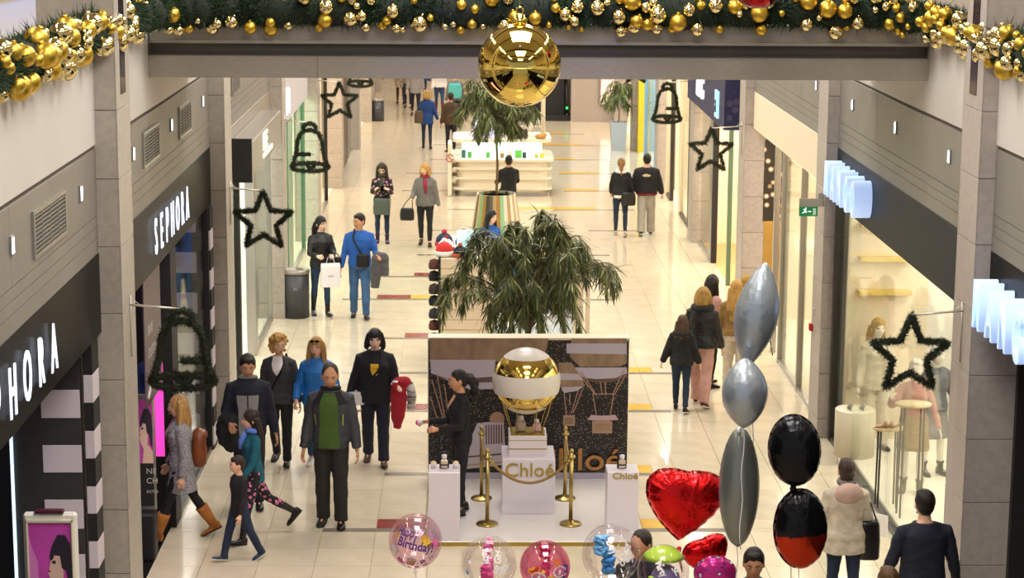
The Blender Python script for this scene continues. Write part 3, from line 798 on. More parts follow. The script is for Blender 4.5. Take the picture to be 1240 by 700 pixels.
while len(placed) < 285 and tries < 9000:
    tries += 1
    s_ = g.random() * tot
    i = max(k for k in range(len(cum)) if cum[k] <= s_); i = min(i, len(gpts) - 2)
    p = gpts[i].lerp(gpts[i + 1], (s_ - cum[i]) / max(1e-6, cum[i + 1] - cum[i]))
    tdir = (gpts[i + 1] - gpts[i]).normalized()
    if p.x < -3 and s_ < 7.4: inw = Vector((1, -.25, 0))
    elif p.x > 4.5: inw = Vector((-1, -.25, 0))
    else: inw = Vector((0, -1, 0))
    inw.normalize()
    r_ = g.choice([.035, .05, .055, .07, .08, .095]) if p.x > -3 else g.choice([.05, .06, .075, .085, .1])
    a = g.uniform(-1.45, 1.1)
    q = p + (inw * math.cos(a) + Vector((0, 0, 1)) * math.sin(a)) * (.155 + g.random() * .06)
    if any((q - o_).length < (r_ + ro) * .86 for o_, ro in placed): continue
    placed.append((q, r_))
    o = D.objects.new('bauble', bm_s if g.random() < .55 else bm_m); COL.objects.link(o); o.parent = gar
    o.location = q; o.scale = (r_,) * 3; o.rotation_euler = (g.uniform(-.5, .5), g.uniform(-.5, .5), 0)
# big hanging balls
def bigball(px, py, y, R_, m, label, name):
    p = PY(px, py, y)
    r = empty(name, p, 0, label, 'bauble')
    ob('ball', MB().ell((0, 0, 0), R_, 64, 40), m, r)
    ob('seam', MB().tube([(math.cos(2 * PI * k / 48) * R_ * 1.002, math.sin(2 * PI * k / 48) * R_ * 1.002, 0) for k in range(48)], .003, 5, closed=True), m, r)
    ob('cap', MB().lathe([(0, R_ * .97), (.07, R_ * .975), (.075, R_ + .05), (.05, R_ + .06), (.05, R_ + .085), (.02, R_ + .09), (0, R_ + .09)], n=20), m, r)
    ob('ring', MB().tube([(math.cos(2 * PI * k / 16) * .035, 0, R_ + .12 + math.sin(2 * PI * k / 16) * .035) for k in range(16)], .008, 6, closed=True), m, r)
    ob('wire', MB().tube([(0, 0, R_ + .15), (0, 0, CEIL_Z - p.z)], .004, 5), m_frame, r)
bigball(629, 79, 20.0, .405, mat('yellow_gold_mirror', 'ecd070', .045, metal=1), 'large mirror gold ball hanging before the bridge', 'hanging_ball')
bigball(918, -22, 20.0, .26, mat('red_mirror', '8a1218', .06, metal=1), 'red ball at the top edge, only its underside showing', 'hanging_ball')

# ------------------------------------------------------------------ perfume stand
m_stand = mat('stand_white_lacquer', 'd9d2da', .28)
st = empty('stand_platform', (.73, 22.36, 0), 0, 'low shiny white platform of the perfume stand', 'platform')
ob('deck', B(-1.22, 1.28, 0, 2.72, 0, .05, .004), mat('platform_gloss', 'dcd6d4', .1), st)
ob('edge_strip', B(-1.23, 1.29, -.012, 0, 0, .045), m_goldp, st); ob('edge_strip', B(-1.235, -1.222, 0, 2.7, 0, .045), m_goldp, st)
ys_ = 24.95
bl, brr, bt = PY(519, 500, ys_).x, PY(760, 500, ys_).x, PY(640, 409, ys_).z
bd = empty('backdrop', (0, ys_, 0), 0, 'tall photo backdrop with hot air balloons and gold brand lettering', 'backdrop')
ob('back_panel', B(bl - .01, brr + .01, 0, .25, .05, bt, .006), m_cream, bd)
ob('print_sheet', B(bl, brr, -.012, 0, .13, bt - .03), dots('starry_print', '14100f', 'b8a690', 42, .2, .3), bd)
ob('plinth_strip', B(bl, brr, -.02, 0, .05, .13), mat('stand_skirting', 'a79fae', .4), bd)
_pc = [0]
def bprint(pts, m, depth=.004, nm='print_shape'):
    _pc[0] += 1
    dy = -.013 - .0006 * _pc[0]
    q = [(PY(px, py, ys_ - .02)) for px, py in pts]
    ob(nm, MB().prism([(a.x, a.z) for a in q], .002, MF((0, dy, 0))), m, bd)
m_p1 = mat('print_tan', '8f745a', .4, var=.2, scale=4, stretch=(2, 1, 1)); m_p2 = mat('print_lilac', 'b3a9b0', .4); m_p3 = mat('print_brown', '5d4638', .4, var=.2, scale=4); m_p4 = mat('print_cord', 'a5816a', .4)
bprint([(520, 410), (624, 410), (612, 438), (521, 436)], m_p1); bprint([(521, 436), (600, 436), (598, 457), (545, 460), (522, 452)], m_p2)
bprint([(522, 452), (545, 460), (600, 456), (600, 463), (560, 464), (532, 458)], m_p3); bprint([(535, 458), (560, 464), (600, 463), (598, 471), (570, 472)], m_p2)
bprint([(600, 410), (665, 410), (660, 428), (604, 430)], m_p1)
bprint([(692, 410), (759, 410), (759, 440), (750, 444), (702, 444), (690, 432)], m_p1); bprint([(686, 416), (759, 416), (759, 429), (686, 428)], m_p2)
bprint([(694, 445), (759, 445), (759, 455), (742, 462), (722, 462), (704, 456)], m_p2); bprint([(694, 453), (704, 457), (722, 459), (745, 458), (759, 452), (759, 456), (742, 463), (722, 464), (704, 459)], m_p3)
bprint([(676, 439), (692, 439), (706, 460), (708, 468), (698, 473), (680, 474)], m_p1); bprint([(676, 452), (704, 453), (706, 460), (678, 460)], m_p2); bprint([(680, 469), (706, 468), (700, 473), (683, 476)], m_p2)
for (x0, y0, x1, y1) in ((523, 460, 537, 508), (538, 465, 542, 494), (529, 452, 541, 520), (521, 480, 531, 512), (696, 446, 720, 477), (704, 450, 722, 478), (756, 447, 742, 477), (759, 452, 744, 478), (733, 462, 733, 476), (718, 477, 722, 502), (743, 477, 739, 502), (717, 477, 744, 477), (727, 462, 729, 477), (683, 476, 686, 503), (706, 470, 694, 500), (700, 473, 692, 500), (690, 476, 690, 490)):
    dx, dy = x1 - x0, y1 - y0; l = math.hypot(dx, dy); nx, ny = -dy / l * .6, dx / l * .6
    bprint([(x0 + nx, y0 + ny), (x1 + nx, y1 + ny), (x1 - nx, y1 - ny), (x0 - nx, y0 - ny)], m_p4, nm='print_cord')
for (cx, cy, w, h) in ((729, 517, 12, 15), (689, 509, 7, 13)):
    bprint([(cx - w, cy - h / 2), (cx + w, cy - h / 2), (cx + w, cy + h / 2), (cx - w, cy + h / 2)], m_p4); bprint([(cx - w * .8, cy - h * .3), (cx + w * .8, cy - h * .3), (cx + w * .8, cy + h * .35), (cx - w * .8, cy + h * .35)], m_p1)
bprint([(711, 508), (716, 502), (727, 503), (732, 503), (745, 502), (749, 508), (735, 509), (722, 509)], mat('print_rose', 'b59a98', .4))
# printed vintage car front with steps
bprint([(578, 512), (590, 512), (592, 525), (590, 540), (578, 543), (566, 540)], m_p2); bprint([(585, 511), (610, 510), (612, 545), (585, 546)], m_p2)
for k in range(7): bprint([(588 + 3.1 * k, 514), (589.6 + 3.1 * k, 514), (589.6 + 3.1 * k, 541), (588 + 3.1 * k, 541)], m_p3)
bprint([(594, 511)] + [(602 + 9 * math.cos(PI + PI * k / 8), 507 + 9 * math.sin(PI + PI * k / 8)) for k in range(9)] + [(610, 511)], m_p4)
bprint([(563, 540), (612, 536), (612, 562), (560, 568)], m_p2); bprint([(563, 552), (612, 548), (612, 550), (563, 554)], m_p3); bprint([(562, 562), (612, 558), (612, 560), (562, 564)], m_p4)
m_bronze = mat('bronze_letter', 'a97a48', .28, metal=.8)
pz = PY(700, 568, ys_ - .03)
text('brand_lettering', 'Chloé', .40, .012, MF((PY(642, 568, ys_).x, ys_ * 0 - .06, pz.z)), m_bronze, bd, 1.18, 'LEFT', .003)

def pedestal(x0, x1, y0, d, h, label, zb=.05):
    r = empty('pedestal', ((x0 + x1) / 2, y0, zb), 0, label, 'pedestal')
    w = (x1 - x0) / 2
    ob('box', B(-w, w, 0, d, 0, h, .006), m_stand, r)
    return r
yp = 22.55
pl = pedestal(PY(519, 600, yp).x, PY(557, 600, yp).x, yp - .15, .36, PY(538, 568, yp).z - .05, 'tall white pedestal with tester bottles, left front of the perfume stand')
yr = 22.9
pr = pedestal(PY(734, 600, yr).x, PY(772, 600, yr).x, yr - .15, .36, PY(752, 568, yr).z - .05, 'tall white pedestal with small gold lettering, right of the perfume stand')
text('brand_lettering', 'Chloé', .105, .003, MF((-.125, -.004, PY(752, 580, yr - .15).z - .05)), m_goldp, pr, 1.15, 'LEFT', .002)
yc_ = 23.41
ztc = PY(640, 556, yc_).z - .05
pc = pedestal(PY(608, 600, yc_).x, PY(672, 600, yc_).x, yc_, .62, ztc, 'wide white central pedestal with gold brand lettering')
text('brand_lettering', 'Chloé', .235, .008, MF((-.285, -.008, PY(640, 577, yc_).z - .05)), m_goldp, pc, 1.02, 'LEFT', .001)
# stacked gift boxes
zz = .05 + ztc
gb = empty('gift_box', (pc.location.x - .01, yc_ + .12, zz), 0, 'white gift box with gold lines, bottom of the stack', 'box', None)
ob('box_body', B(-.225, .225, 0, .42, 0, .09, .004), m_wtile, gb); ob('gold_line', B(-.228, .228, -.003, .42, .085, .092), m_goldp, gb)
gb2 = empty('gift_box', (pc.location.x - .01, yc_ + .12, zz + .092), 0, 'taller white gift box with gold top tray, upper box of the stack', 'box')
ob('box_body', B(-.225, .225, 0, .42, 0, .155, .004), m_wtile, gb2); ob('gold_line', B(-.228, .228, -.003, .42, .10, .106), m_goldp, gb2); ob('tray', B(-.2, .2, .02, .40, .155, .165), m_goldp, gb2)
zt = zz + .092 + .165
def bottle(x, y, z, s, label, col='c9a58c', rose=False):
    r = empty('perfume_bottle', (x, y, z), 0, label, 'bottle')
    ob('flacon', MB().bbox(-.055 * s, .055 * s, -.025 * s, .025 * s, 0, .11 * s, .015 * s), mat('flacon_' + col, col, .12, coat=.5), r)
    ob('cap', MB().lathe([(.02 * s, .11 * s), (.02 * s, .13 * s), (.028 * s, .14 * s), (.026 * s, .165 * s), (0, .172 * s)], n=14), m_wtile, r)
    ob('bow', MB().ell((-.02 * s, -.02 * s, .125 * s), (.022 * s, .012 * s, .012 * s), 8, 6).ell((.02 * s, -.02 * s, .125 * s), (.022 * s, .012 * s, .012 * s), 8, 6), mat('bow_' + col, 'b7988c', .6), r)
    return r
cx = pc.location.x
bottle(cx - .09, yc_ + .3, zt, 1.15, 'square grey perfume bottle on the gold tray, left of the two', '9d8a78')
bottle(cx + .1, yc_ + .3, zt, .9, 'pink perfume bottle with bow on the gold tray, right of the two', 'cfa6a4')
# model hot air balloon
bc = PY(637.5, 461, yc_ + .35)
hb = empty('model_balloon', bc, 0, 'white and gold striped model hot air balloon above the gift boxes', 'display model')
R_ = .405
seg = [(90, 62, 'w'), (62, 57, 'w'), (57, 22, 'g'), (22, 17, 'w'), (17, -15, 'w'), (-15, -41, 'g'), (-41, -44, 'w'), (-44, -60, 'w'), (-60, -62, 'g'), (-62, -88, 'w')]
for (a0, a1, k_) in ((89.5, 48, 'w'), (48, 17, 'g'), (17, -20, 'w'), (-20, -48, 'g'), (-48, -59, 'w'), (-59, -61, 'g'), (-61, -89, 'w')):
    prof = [(R_ * math.cos(math.radians(a1 + (a0 - a1) * q / 10)), R_ * math.sin(math.radians(a1 + (a0 - a1) * q / 10)) * .98) for q in range(11)]
    rs = MB(); ringz = [[Vector((r0 * math.cos(2 * PI * j / 48), r0 * math.sin(2 * PI * j / 48), z0)) for j in range(48)] for r0, z0 in prof]
    rs.rings(ringz, cap=False); ob('gold_band' if k_ == 'g' else 'white_band', rs, mat('balloon_gold', 'd8b860', .12, metal=1) if k_ == 'g' else mat('pearl_white', 'd8d0c6', .3), hb)
rp = MB(); zr = zt - bc.z
for (sx, sy) in ((-1, -1), (1, -1), (-1, 1), (1, 1)):
    rp.tube([(sx * .30, sy * .26, -.12), (sx * .26, sy * .22, -.31), (sx * .17, sy * .14, zr)], .006, 6); rp.tube([(sx * .12, sy * .28, -.28), (sx * .10, sy * .14, zr)], .005, 6)
ob('rope', rp, m_goldp, hb)
def stanchion(px, py, label):
    p = FL(px, py, .05)
    r = empty('stanchion', p, 0, label, 'stanchion', 'brass rope stanchions')
    ob('base', MB().lathe([(0, 0), (.13, 0), (.13, .012), (.12, .022), (.04, .035), (.025, .05), (0, .05)], n=28), m_brass, r)
    ob('post', MB().tube([(0, 0, .04), (0, 0, .86)], .023, 16), m_brass, r)
    ob('collar', MB().lathe([(0, .80), (.045, .80), (.048, .815), (.045, .83), (.02, .835), (0, .835)], n=18), m_brass, r)
    ob('finial', MB().ell((0, 0, .885), .027, 14, 10), m_brass, r)
    return r, p
S = {}
for k_, px, py, lb in (('fl', 590, 635, 'front left brass stanchion of the perfume stand'), ('fr', 691, 635, 'front right brass stanchion of the perfume stand'), ('bl', 583, 604, 'rear left brass stanchion of the perfume stand'), ('br', 684, 604, 'rear right brass stanchion of the perfume stand')):
    S[k_] = stanchion(px, py, lb)[1]
m_rope = mat('braided_gold_rope', '8a6a35', .5, var=.4, scale=120, bump=.5)
for a, b_, sag, lb in ((S['fl'], S['fr'], .30, 'gold rope sagging in front of the central pedestal'), (S['fl'], S['bl'], .12, 'short gold rope between the two left stanchions'), (S['fr'], S['br'], .12, 'short gold rope between the two right stanchions'), ):
    A = a + Vector((0, 0, .80)); Bv = b_ + Vector((0, 0, .80))
    pts = [A.lerp(Bv, t / 24) - Vector((0, 0, sag * 4 * (t / 24) * (1 - t / 24))) for t in range(25)]
    pts = [p - A for p in pts]
    r = empty('barrier_rope', A, 0, lb, 'rope')
    ob('rope', MB().tube(pts, .017, 10), m_rope, r); ob('hook', MB().tube(pts[:3], .022, 10), m_brass, r); ob('hook', MB().tube(pts[-3:], .022, 10), m_brass, r)
def tester(px, py, y, zb, lb, pxw=1):
    p = PY(px, py, y)
    r = empty('tester_card', (p.x, y, zb), 0, lb, 'bottle')
    ob('black_card', B(-.055, .055, 0, .02, 0, .19, .004), m_mblack, r)
    ob('flacon', MB().bbox(-.04, .04, -.045, -.005, .01, .11, .012), mat('flacon_c9b49a', 'c9b49a', .12, coat=.5), r)
    ob('cap', MB().lathe([(.022, .11), (.03, .14), (.03, .165), (0, .175)], (0, -.025, 0), 12), m_wtile, r)
    ob('stripe', B(-.045, .045, -.05, -.044, .045, .06), m_mblack, r)
zl = pl.location.z + (PY(538, 568, yp).z - .05); zr2 = pr.location.z + (PY(752, 568, yr).z - .05)
tester(538, 560, yp + .03, zl, 'black tester card with bottle on the left pedestal'); tester(753, 560, yr + .03, zr2, 'black tester card with bottle on the right pedestal')
for px, lb in ((525, 'small white cup with petals on the left pedestal, nearer the aisle'), (552, 'small white cup with petals on the left pedestal, beside the hostess')):
    r = empty('paper_cup', (PY(px, 560, yp).x, yp + .03, zl), 0, lb, 'cup')
    ob('cup', MB().lathe([(0, 0), (.028, 0), (.034, .07), (.03, .07), (.025, .01), (0, .01)], n=14), m_wtile, r); ob('petals', MB().ell((0, 0, .07), (.03, .03, .018), 8, 5), mat('petals', 'e0c27a', .6), r)

# ------------------------------------------------------------------ trees
m_leafs = [mat('leaf_a', '5f6c38', .42, randv=.3), mat('leaf_b', '929755', .42, randv=.3), mat('leaf_c', '3f4c2e', .5, randv=.25)]
m_bark = mat('bark', '6b5a3e', .8, var=.3, scale=30, bump=.4)
def leafmesh(m):
    b = MB()
    L_ = [(0, .0015), (.25, .0055), (.55, .0065), (.8, .004), (1, .0002)]
    vs = []; 
    for t, w in L_:
        x = t; z = -.28 * t * t
        vs += [(x, -w * 7, z), (x, 0, z - .012), (x, w * 7, z)]
    fs = []
    for i in range(4):
        a = i * 3; fs += [(a, a + 3, a + 4, a + 1), (a + 1, a + 4, a + 5, a + 2)]
    b.add(vs, fs, 0, True); return b.mesh('leaf', m)
LM = [leafmesh(m) for m in m_leafs]
def tree(name, base, trunk_h, cz, rx, rz, nb, per, leaf_len, label, seed, parts, trunk_r=.03, droop=1.0):
    g = random.Random(seed)
    r = empty(name, base, 0, label, 'tree')
    tr = [(0, 0, 0), (.02, .01, trunk_h * .4), (-.02, 0, trunk_h * .75), (0, 0, trunk_h)]
    tb = MB().tube(cat(tr, 6), trunk_r, 10)
    ob('trunk', tb, m_bark, r)
    allleaf = []; bmesh_ = MB()
    for k in range(nb):
        a = 2 * PI * k * .381966 + g.uniform(-.3, .3); el = g.uniform(-.15, 1.0) if k % 3 else g.uniform(.7, 1.4)
        R0 = rx * g.uniform(.55, 1.0); H0 = rz * g.uniform(.6, 1)
        inner = k % 4 == 1
        if inner: R0 *= .5; el = -.2
        tip = Vector((math.cos(a) * math.cos(el) * R0, math.sin(a) * math.cos(el) * R0, cz + math.sin(el) * H0 - .15 - (.18 * rz if inner else 0)))
        s0 = Vector((0, 0, trunk_h * g.uniform(.75, 1.0)))
        mid = s0.lerp(tip, .5) + Vector((0, 0, .22 * rz))
        end = tip + Vector((math.cos(a) * .12, math.sin(a) * .12, -.35 * droop * rz * g.uniform(.5, 1.3)))
        pts = cat([s0, mid, tip, end], 6)
        bmesh_.tube(pts, [.012 * (1 - .75 * i / len(pts)) for i in range(len(pts))], 5)
        # side twigs
        for q in range(per):
            t = (.30 + .70 * (q + g.random()) / per); i = min(int(t * (len(pts) - 1)), len(pts) - 2)
            p = pts[i].lerp(pts[i + 1], t * (len(pts) - 1) - i); d = (pts[i + 1] - pts[i]).normalized()
            out = (d * g.uniform(.1, .7) + Vector((g.gauss(0, .55), g.gauss(0, .55), g.gauss(-.75, .45)))).normalized()
            allleaf.append((p + out * .02, out, g.uniform(.65, 1.15) * leaf_len, g.uniform(-.6, .6)))
    tag(ob('branches', bmesh_, m_bark, r), kind='stuff')
    g.shuffle(allleaf)
    # nearest leaves become parts of their own
    vdir = -(Vector(base) - CP).normalized()
    allleaf.sort(key=lambda l: -(l[0].dot(vdir)))
    pick = allleaf[:int(len(allleaf) * .35)]; g.shuffle(pick); pick = pick[:parts]; ids = set(id(l) for l in pick)
    vs = [[], [], []]
    def LMtx(l):
        p, out, ln, roll = l
        x = out; z = Vector((0, 0, 1)); yv = z.cross(x)
        if yv.length < .05: yv = Vector((0, 1, 0))
        yv.normalize(); zv = x.cross(yv)
        M = Matrix((x, yv, zv)).transposed() @ Matrix.Rotation(roll, 3, 'X')
        return Matrix.Translation(p) @ (M * ln).to_4x4()
    st = [MB(), MB(), MB()]
    base_v = [np.array([v.co[:] for v in me.vertices]) for me in LM]
    base_f = [tuple(p.vertices) for p in LM[0].polygons]
    for n_, l in enumerate(allleaf):
        k = g.choice([0, 0, 1, 2]); M = LMtx(l)
        if id(l) in ids:
            o = D.objects.new('leaf', LM[k]); COL.objects.link(o); o.parent = r; o.matrix_local = M
        else:
            A = np.array(M); v = base_v[k] @ A[:3, :3].T + A[:3, 3]
            st[k].add(v.tolist(), base_f, 0, True)
    for k in range(3): tag(ob('foliage', st[k], m_leafs[k], r), kind='stuff')
    return r
t1b = Vector((.80, 27.0, 0))
tr1 = tree('potted_tree', t1b + Vector((0, 0, .38)), 1.36, 2.02, 1.22, .95, 72, 105, .22, 'drooping green potted tree behind the perfume backdrop', 3, 280, .028)
for o in tr1.children: pass
pot = empty('planter', t1b, 0, 'round white planter hidden behind the perfume backdrop', 'planter')
ob('pot', MB().lathe([(0, 0), (.28, 0), (.34, .38), (.30, .38), (.29, .33), (0, .33)], n=28), m_wtile, pot)
pb = FL(601, 283)
pot = empty('planter', (pb.x, pb.y + .25, 0), 0, 'large conical planter with vertical colour stripes', 'planter')
NS = 36; rb, rt, hp = .56, .43, .86
cols_ = ['b89a6a', '7fae7a', 'e0dacb', '5c5848', 'b9a682', '8fc49a', '45413a', 'e6e0d2', 'a87c3c', 'c8b898']
for k in range(NS):
    a0, a1 = 2 * PI * k / NS, 2 * PI * (k + .97) / NS
    q = MB(); vs = []
    for (rr, z) in ((rb, 0), (rt, hp), (rt - .03, hp), (rb - .03, 0)): vs += [(rr * math.cos(a0), rr * math.sin(a0), z), (rr * math.cos(a1), rr * math.sin(a1), z)]
    q.add(vs, [(0, 1, 3, 2), (2, 3, 5, 4), (4, 5, 7, 6), (6, 7, 1, 0), (0, 2, 4, 6), (1, 7, 5, 3)])
    c_ = cols_[(k * 7 + k // 3) % len(cols_)]
    ob('slat', q, mat('slat_' + c_, c_, .35), pot)
ob('soil', MB().lathe([(0, hp - .06), (rt - .03, hp - .06)], n=24), mat('grey_pebbles', '6e6a58', .9, var=.5, scale=60), pot)
tree('potted_tree', (pb.x, pb.y + .25, hp - .06), 1.85, 2.05, 1.02, .85, 60, 100, .25, 'bushy green tree in the striped conical planter', 8, 0, .03, .8)
pb = FL(749, 183)
pot = empty('planter', (pb.x, pb.y + .2, 0), 0, 'tall square tapered grey planter far right', 'planter')
q = MB(); q.rings([[(sx * w, sy * w, z) for sx, sy in ((-1, -1), (1, -1), (1, 1), (-1, 1))] for w, z in ((.20, 0), (.24, .84), (.20, .84), (.19, .78))], smooth=False)
ob('pot', q, mat('grey_blue_pot', 'a9b0b2', .45), pot)
tree('potted_plant', (pb.x, pb.y + .2, .78), .75, 1.0, .55, .55, 22, 26, .34, 'spiky green plant in the tall grey planter', 12, 0, .018, .5)

# ------------------------------------------------------------------ litter bins
def bin_(p, label, h=.78, rr=.22):
    r = empty('litter_bin', p, 0, label, 'bin')
    ob('body', MB().lathe([(0, 0), (rr, 0), (rr, h), (0, h)], n=28), mat('bin_grey', '3d3d40', .45), r)
    ob('lid', MB().lathe([(rr + .01, h), (rr + .012, h + .05), (rr - .02, h + .075), (rr * .6, h + .06), (rr * .55, h + .02), (0, h + .02)], n=28), m_steel, r)
    ob('emblem', MB().tube([(math.cos(2 * PI * k / 20) * .055 * (1.15 if k % 5 else 1), -rr - .004 + .02, h * .68 + math.sin(2 * PI * k / 20) * .065) for k in range(20)], .006, 5, closed=True).tube([(-.03, -rr - .004 + .01, h * .66), (0, -rr - .008 + .01, h * .71), (.03, -rr - .004 + .01, h * .66)], .005, 5), m_wtile, r)
b1 = FL(361, 387); bin_(b1 + Vector((-.04, .24, 0)), 'dark grey round litter bin with steel lid by the third left column')
b2 = FL(457, 147); bin_(b2 + Vector((0, .2, 0)), 'dark round litter bin far away on the left', .66)

# ------------------------------------------------------------------ far kiosk with curved counters
kp = FL(608, 238)
m_kw = mat('kiosk_white', 'e6dcc8', .35); m_glow = mat('kiosk_glow', 'd9f5e6', .5, emit=.9, ecol='d4f2e4')
kio = empty('cosmetics_kiosk', (kp.x, kp.y, 0), 0, 'white curved cosmetics kiosk with lit green shelf far down the aisle', 'kiosk')
def rr_ring(w, d, z, rad=.25, n=5):
    pts = []
    for cx_, cy_, a0 in ((w - rad, rad, -90), (w - rad, d - rad, 0), (-w + rad, d - rad, 90), (-w + rad, rad, 180)):
        for k in range(n + 1):
            a = math.radians(a0 + 90 * k / n); pts.append((cx_ + rad * math.cos(a), cy_ + rad * math.sin(a), z))
    return pts
def slab(w, d, z0, z1, y=0): 
    m = MB(); m.rings([[(a, b + y, c) for a, b, c in rr_ring(w, d, z)] for z in (z0, z1)], smooth=False); return m
ob('toe_kick', slab(1.16, 1.9, 0, .1, .08), m_frame, kio)
ob('body', slab(1.12, 1.9, .1, .86, .08), m_kw, kio)
for z in (.16, .42, .66): ob('shelf_fin', slab(1.24, 2.0, z, z + .05), m_kw, kio)
ob('counter_slab', slab(1.28, 2.05, .86, .92), m_kw, kio)
ob('lit_back', slab(1.0, 1.5, .92, 1.3, .45), m_glow, kio)
ob('top_slab', slab(1.22, 1.7, 1.3, 1.38, .3), m_kw, kio)
ob('side_panel', B(-1.34, -1.24, .0, .9, 0, 1.3, .02), m_kw, kio)
ob('no_smoking_ring', MB().tube([(-1.29 + .09 * math.cos(2 * PI * k / 20), -.012, .95 + .09 * math.sin(2 * PI * k / 20)) for k in range(20)], .012, 6, closed=True).tube([(-1.35, -.012, 1.01), (-1.23, -.012, .89)], .01, 5), mat('sign_red', 'a8342c', .5), kio)
ob('post', MB().tube([(1.02, .7, 1.38), (1.02, .7, 3.6)], .055, 12), m_kw, kio)
ob('post', MB().tube([(-.3, 1.2, 1.38), (-.3, 1.2, 2.1)], .03, 8), m_kw, kio)
ob('screen', B(-.75, -.05, .5, .54, 1.4, 1.85, .01), mat('screen_lilac', 'cdc6ee', .4, emit=.7), kio)
ob('glass_shelf', B(-.7, 1.0, .9, 1.15, 1.62, 1.64), m_kw, kio)
ob('glass_shelf', B(-.7, 1.0, .9, 1.15, 1.95, 1.97), m_kw, kio)
for k, (x_, h_, c_) in enumerate(((-.95, .2, '3a6a6a'), (-.8, .16, '4f9a3c'), (-.35, .15, '4c9a38'), (.0, .13, '8a6a30'), (.2, .18, 'c9c2a8'), (.36, .2, '5fae4a'), (.55, .15, '2c3a44'), (.85, .1, 'a8a850'), (1.05, .12, 'c9c030'))):
    if abs(x_) > 1.0: x_ = .98 * (1 if x_ > 0 else -1)
    tag(ob('product_box', B(-.05, .05 + (.08 if k == 5 else 0), -.03, .03, 0, h_, .004), mat('prod_' + c_, c_, .5), None, (kp.x + x_, kp.y + .3, .92)), 'small %s product box on the lit kiosk counter, %s from the left' % (['teal', 'green', 'green', 'brown', 'cream', 'wide green', 'dark', 'olive', 'yellow'][k], ['first', 'second', 'third', 'fourth', 'fifth', 'sixth', 'seventh', 'eighth', 'last'][k]), 'box', 'products on the lit kiosk counter')
for k in range(6):
    tag(ob('jar', MB().lathe([(0, 0), (.05, 0), (.05, .14), (.03, .17), (.03, .22), (0, .22)], n=10), mat('jar_%d' % (k % 3), ['2c2a28', '3a7aa0', 'd8d0c0'][k % 3], .3), None, (kp.x - .45 + k * .27, kp.y + 1.02, 1.64)), 'small jar on the far kiosk glass shelf, %s from the left' % ['first', 'second', 'third', 'fourth', 'fifth', 'sixth'][k], 'jar', 'jars on the far kiosk shelf')
for k in range(3):
    tag(ob('jar', MB().lathe([(0, 0), (.05, 0), (.055, .2), (.03, .24), (0, .24)], n=10), m_mblack, None, (kp.x + .28 + k * .15, kp.y + .5, 1.38)), 'black dispenser on the kiosk top, %s of three' % ['left', 'middle', 'right'][k], 'jar', 'black dispensers on the far kiosk')
tag(ob('round_mirror', MB().tube([(0, 0, 0), (0, 0, .12)], .012, 8).lathe([(0, -.01), (.13, -.01), (.13, .01), (0, .01)], (0, 0, .25), 20, M=Matrix.Rotation(PI / 2, 3, 'X')), m_kw, None, (kp.x + .66, kp.y + .9, 1.38)), 'small round mirror on the far kiosk', 'mirror')
tag(ob('cookie_pile', MB().ell((0, 0, .06), (.14, .1, .07), 10, 6).ell((.08, .02, .1), (.08, .07, .05), 8, 6), mat('cookie_brown', 'b58a4a', .8, bump=.4), None, (kp.x + .95, kp.y + .45, 1.38)), 'golden brown pile at the right end of the kiosk top', 'display')
area('kiosk_lamp', (kp.x, kp.y + .35, 1.28), 1.8, .2, 14, (.85, 1, .92))

# ------------------------------------------------------------------ middle kiosk with hats and scarves
ky = 30.5
kx0, kx1, kx2 = PY(533, 400, ky).x, PY(595, 400, ky).x, PY(714, 400, ky).x
m_kb = mat('kiosk_beige_board', 'dfcbae', .4)
mk = empty('accessory_kiosk', (0, ky, 0), 0, 'beige boarded accessory kiosk with hats behind the tree', 'kiosk')
kt = PY(560, 313, ky).z
nz = 12
for k in range(nz):
    z0, z1 = kt * k / nz, kt * (k + 1) / nz
    ob('board', B(kx0, kx1, 0, .05, z0 + .004, z1 - .004, .004), m_kb, mk)
ob('carcass', B(kx0 + .01, kx1 - .01, .04, 2.2, 0, kt - .01), m_kb, mk)
ob('black_side', B(kx0 - .03, kx0 + .01, .0, 2.2, 0, kt), m_mblack, mk)
ob('board', B(kx2 - .22, kx2 - .1, 0, .06, 0, kt, .004), m_kb, mk); ob('post', B(kx2 - .05, kx2, 0, .3, 0, kt), m_kb, mk)
ob('glass_case', B(kx1 + .03, kx2 - .25, .1, .5, .1, .95), mat('case_white', 'dfeaf0', .25, emit=.15), mk)
ob('case_top', B(kx1 + .02, kx2 - .24, .08, .55, .95, .99), m_wtile, mk)
ob('back_counter', B(kx1 + .02, kx2 - .1, 2.0, 2.3, 0, 1.1), m_kb, mk)
ob('back_rail', MB().tube([(kx1, 1.9, 1.75), (kx2 - .1, 1.9, 1.75)], .015, 8), m_frame, mk)
ob('front_rail', MB().tube([(kx1, .6, 1.75), (kx2 - .1, .6, 1.75)], .015, 8), m_frame, mk)
ob('cyan_sign', B(kx0 + .25, kx0 + .62, .3, .34, kt, kt + .38, .01), mat('cyan_lit_sign', 'bfeef2', .4, emit=.8), mk)
area('kiosk_lamp', ((kx1 + kx2) / 2, ky + 1.2, 2.3), 1.0, 1.0, 14, (.85, .95, 1))
def cloth(w, h, seed, dens=3):
    g = random.Random(seed); m = MB(); n, k = 14, 8; rs = []
    ph = g.random() * 6
    for i in range(k + 1):
        z = -h * i / k; ring = []
        for j in range(n + 1):
            x = (j / n - .5) * w * (1 - .15 * i / k); ring.append((x, .025 * math.sin(j * dens + ph) * (0.3 + i / k), z + .01 * math.sin(j * 2.1 + ph)))
        rs.append(ring)
    m.rings(rs, close=False); rs2 = [[(a, b + .012, c) for a, b, c in r_] for r_ in rs]; m.rings(rs2[::-1], close=False); return m
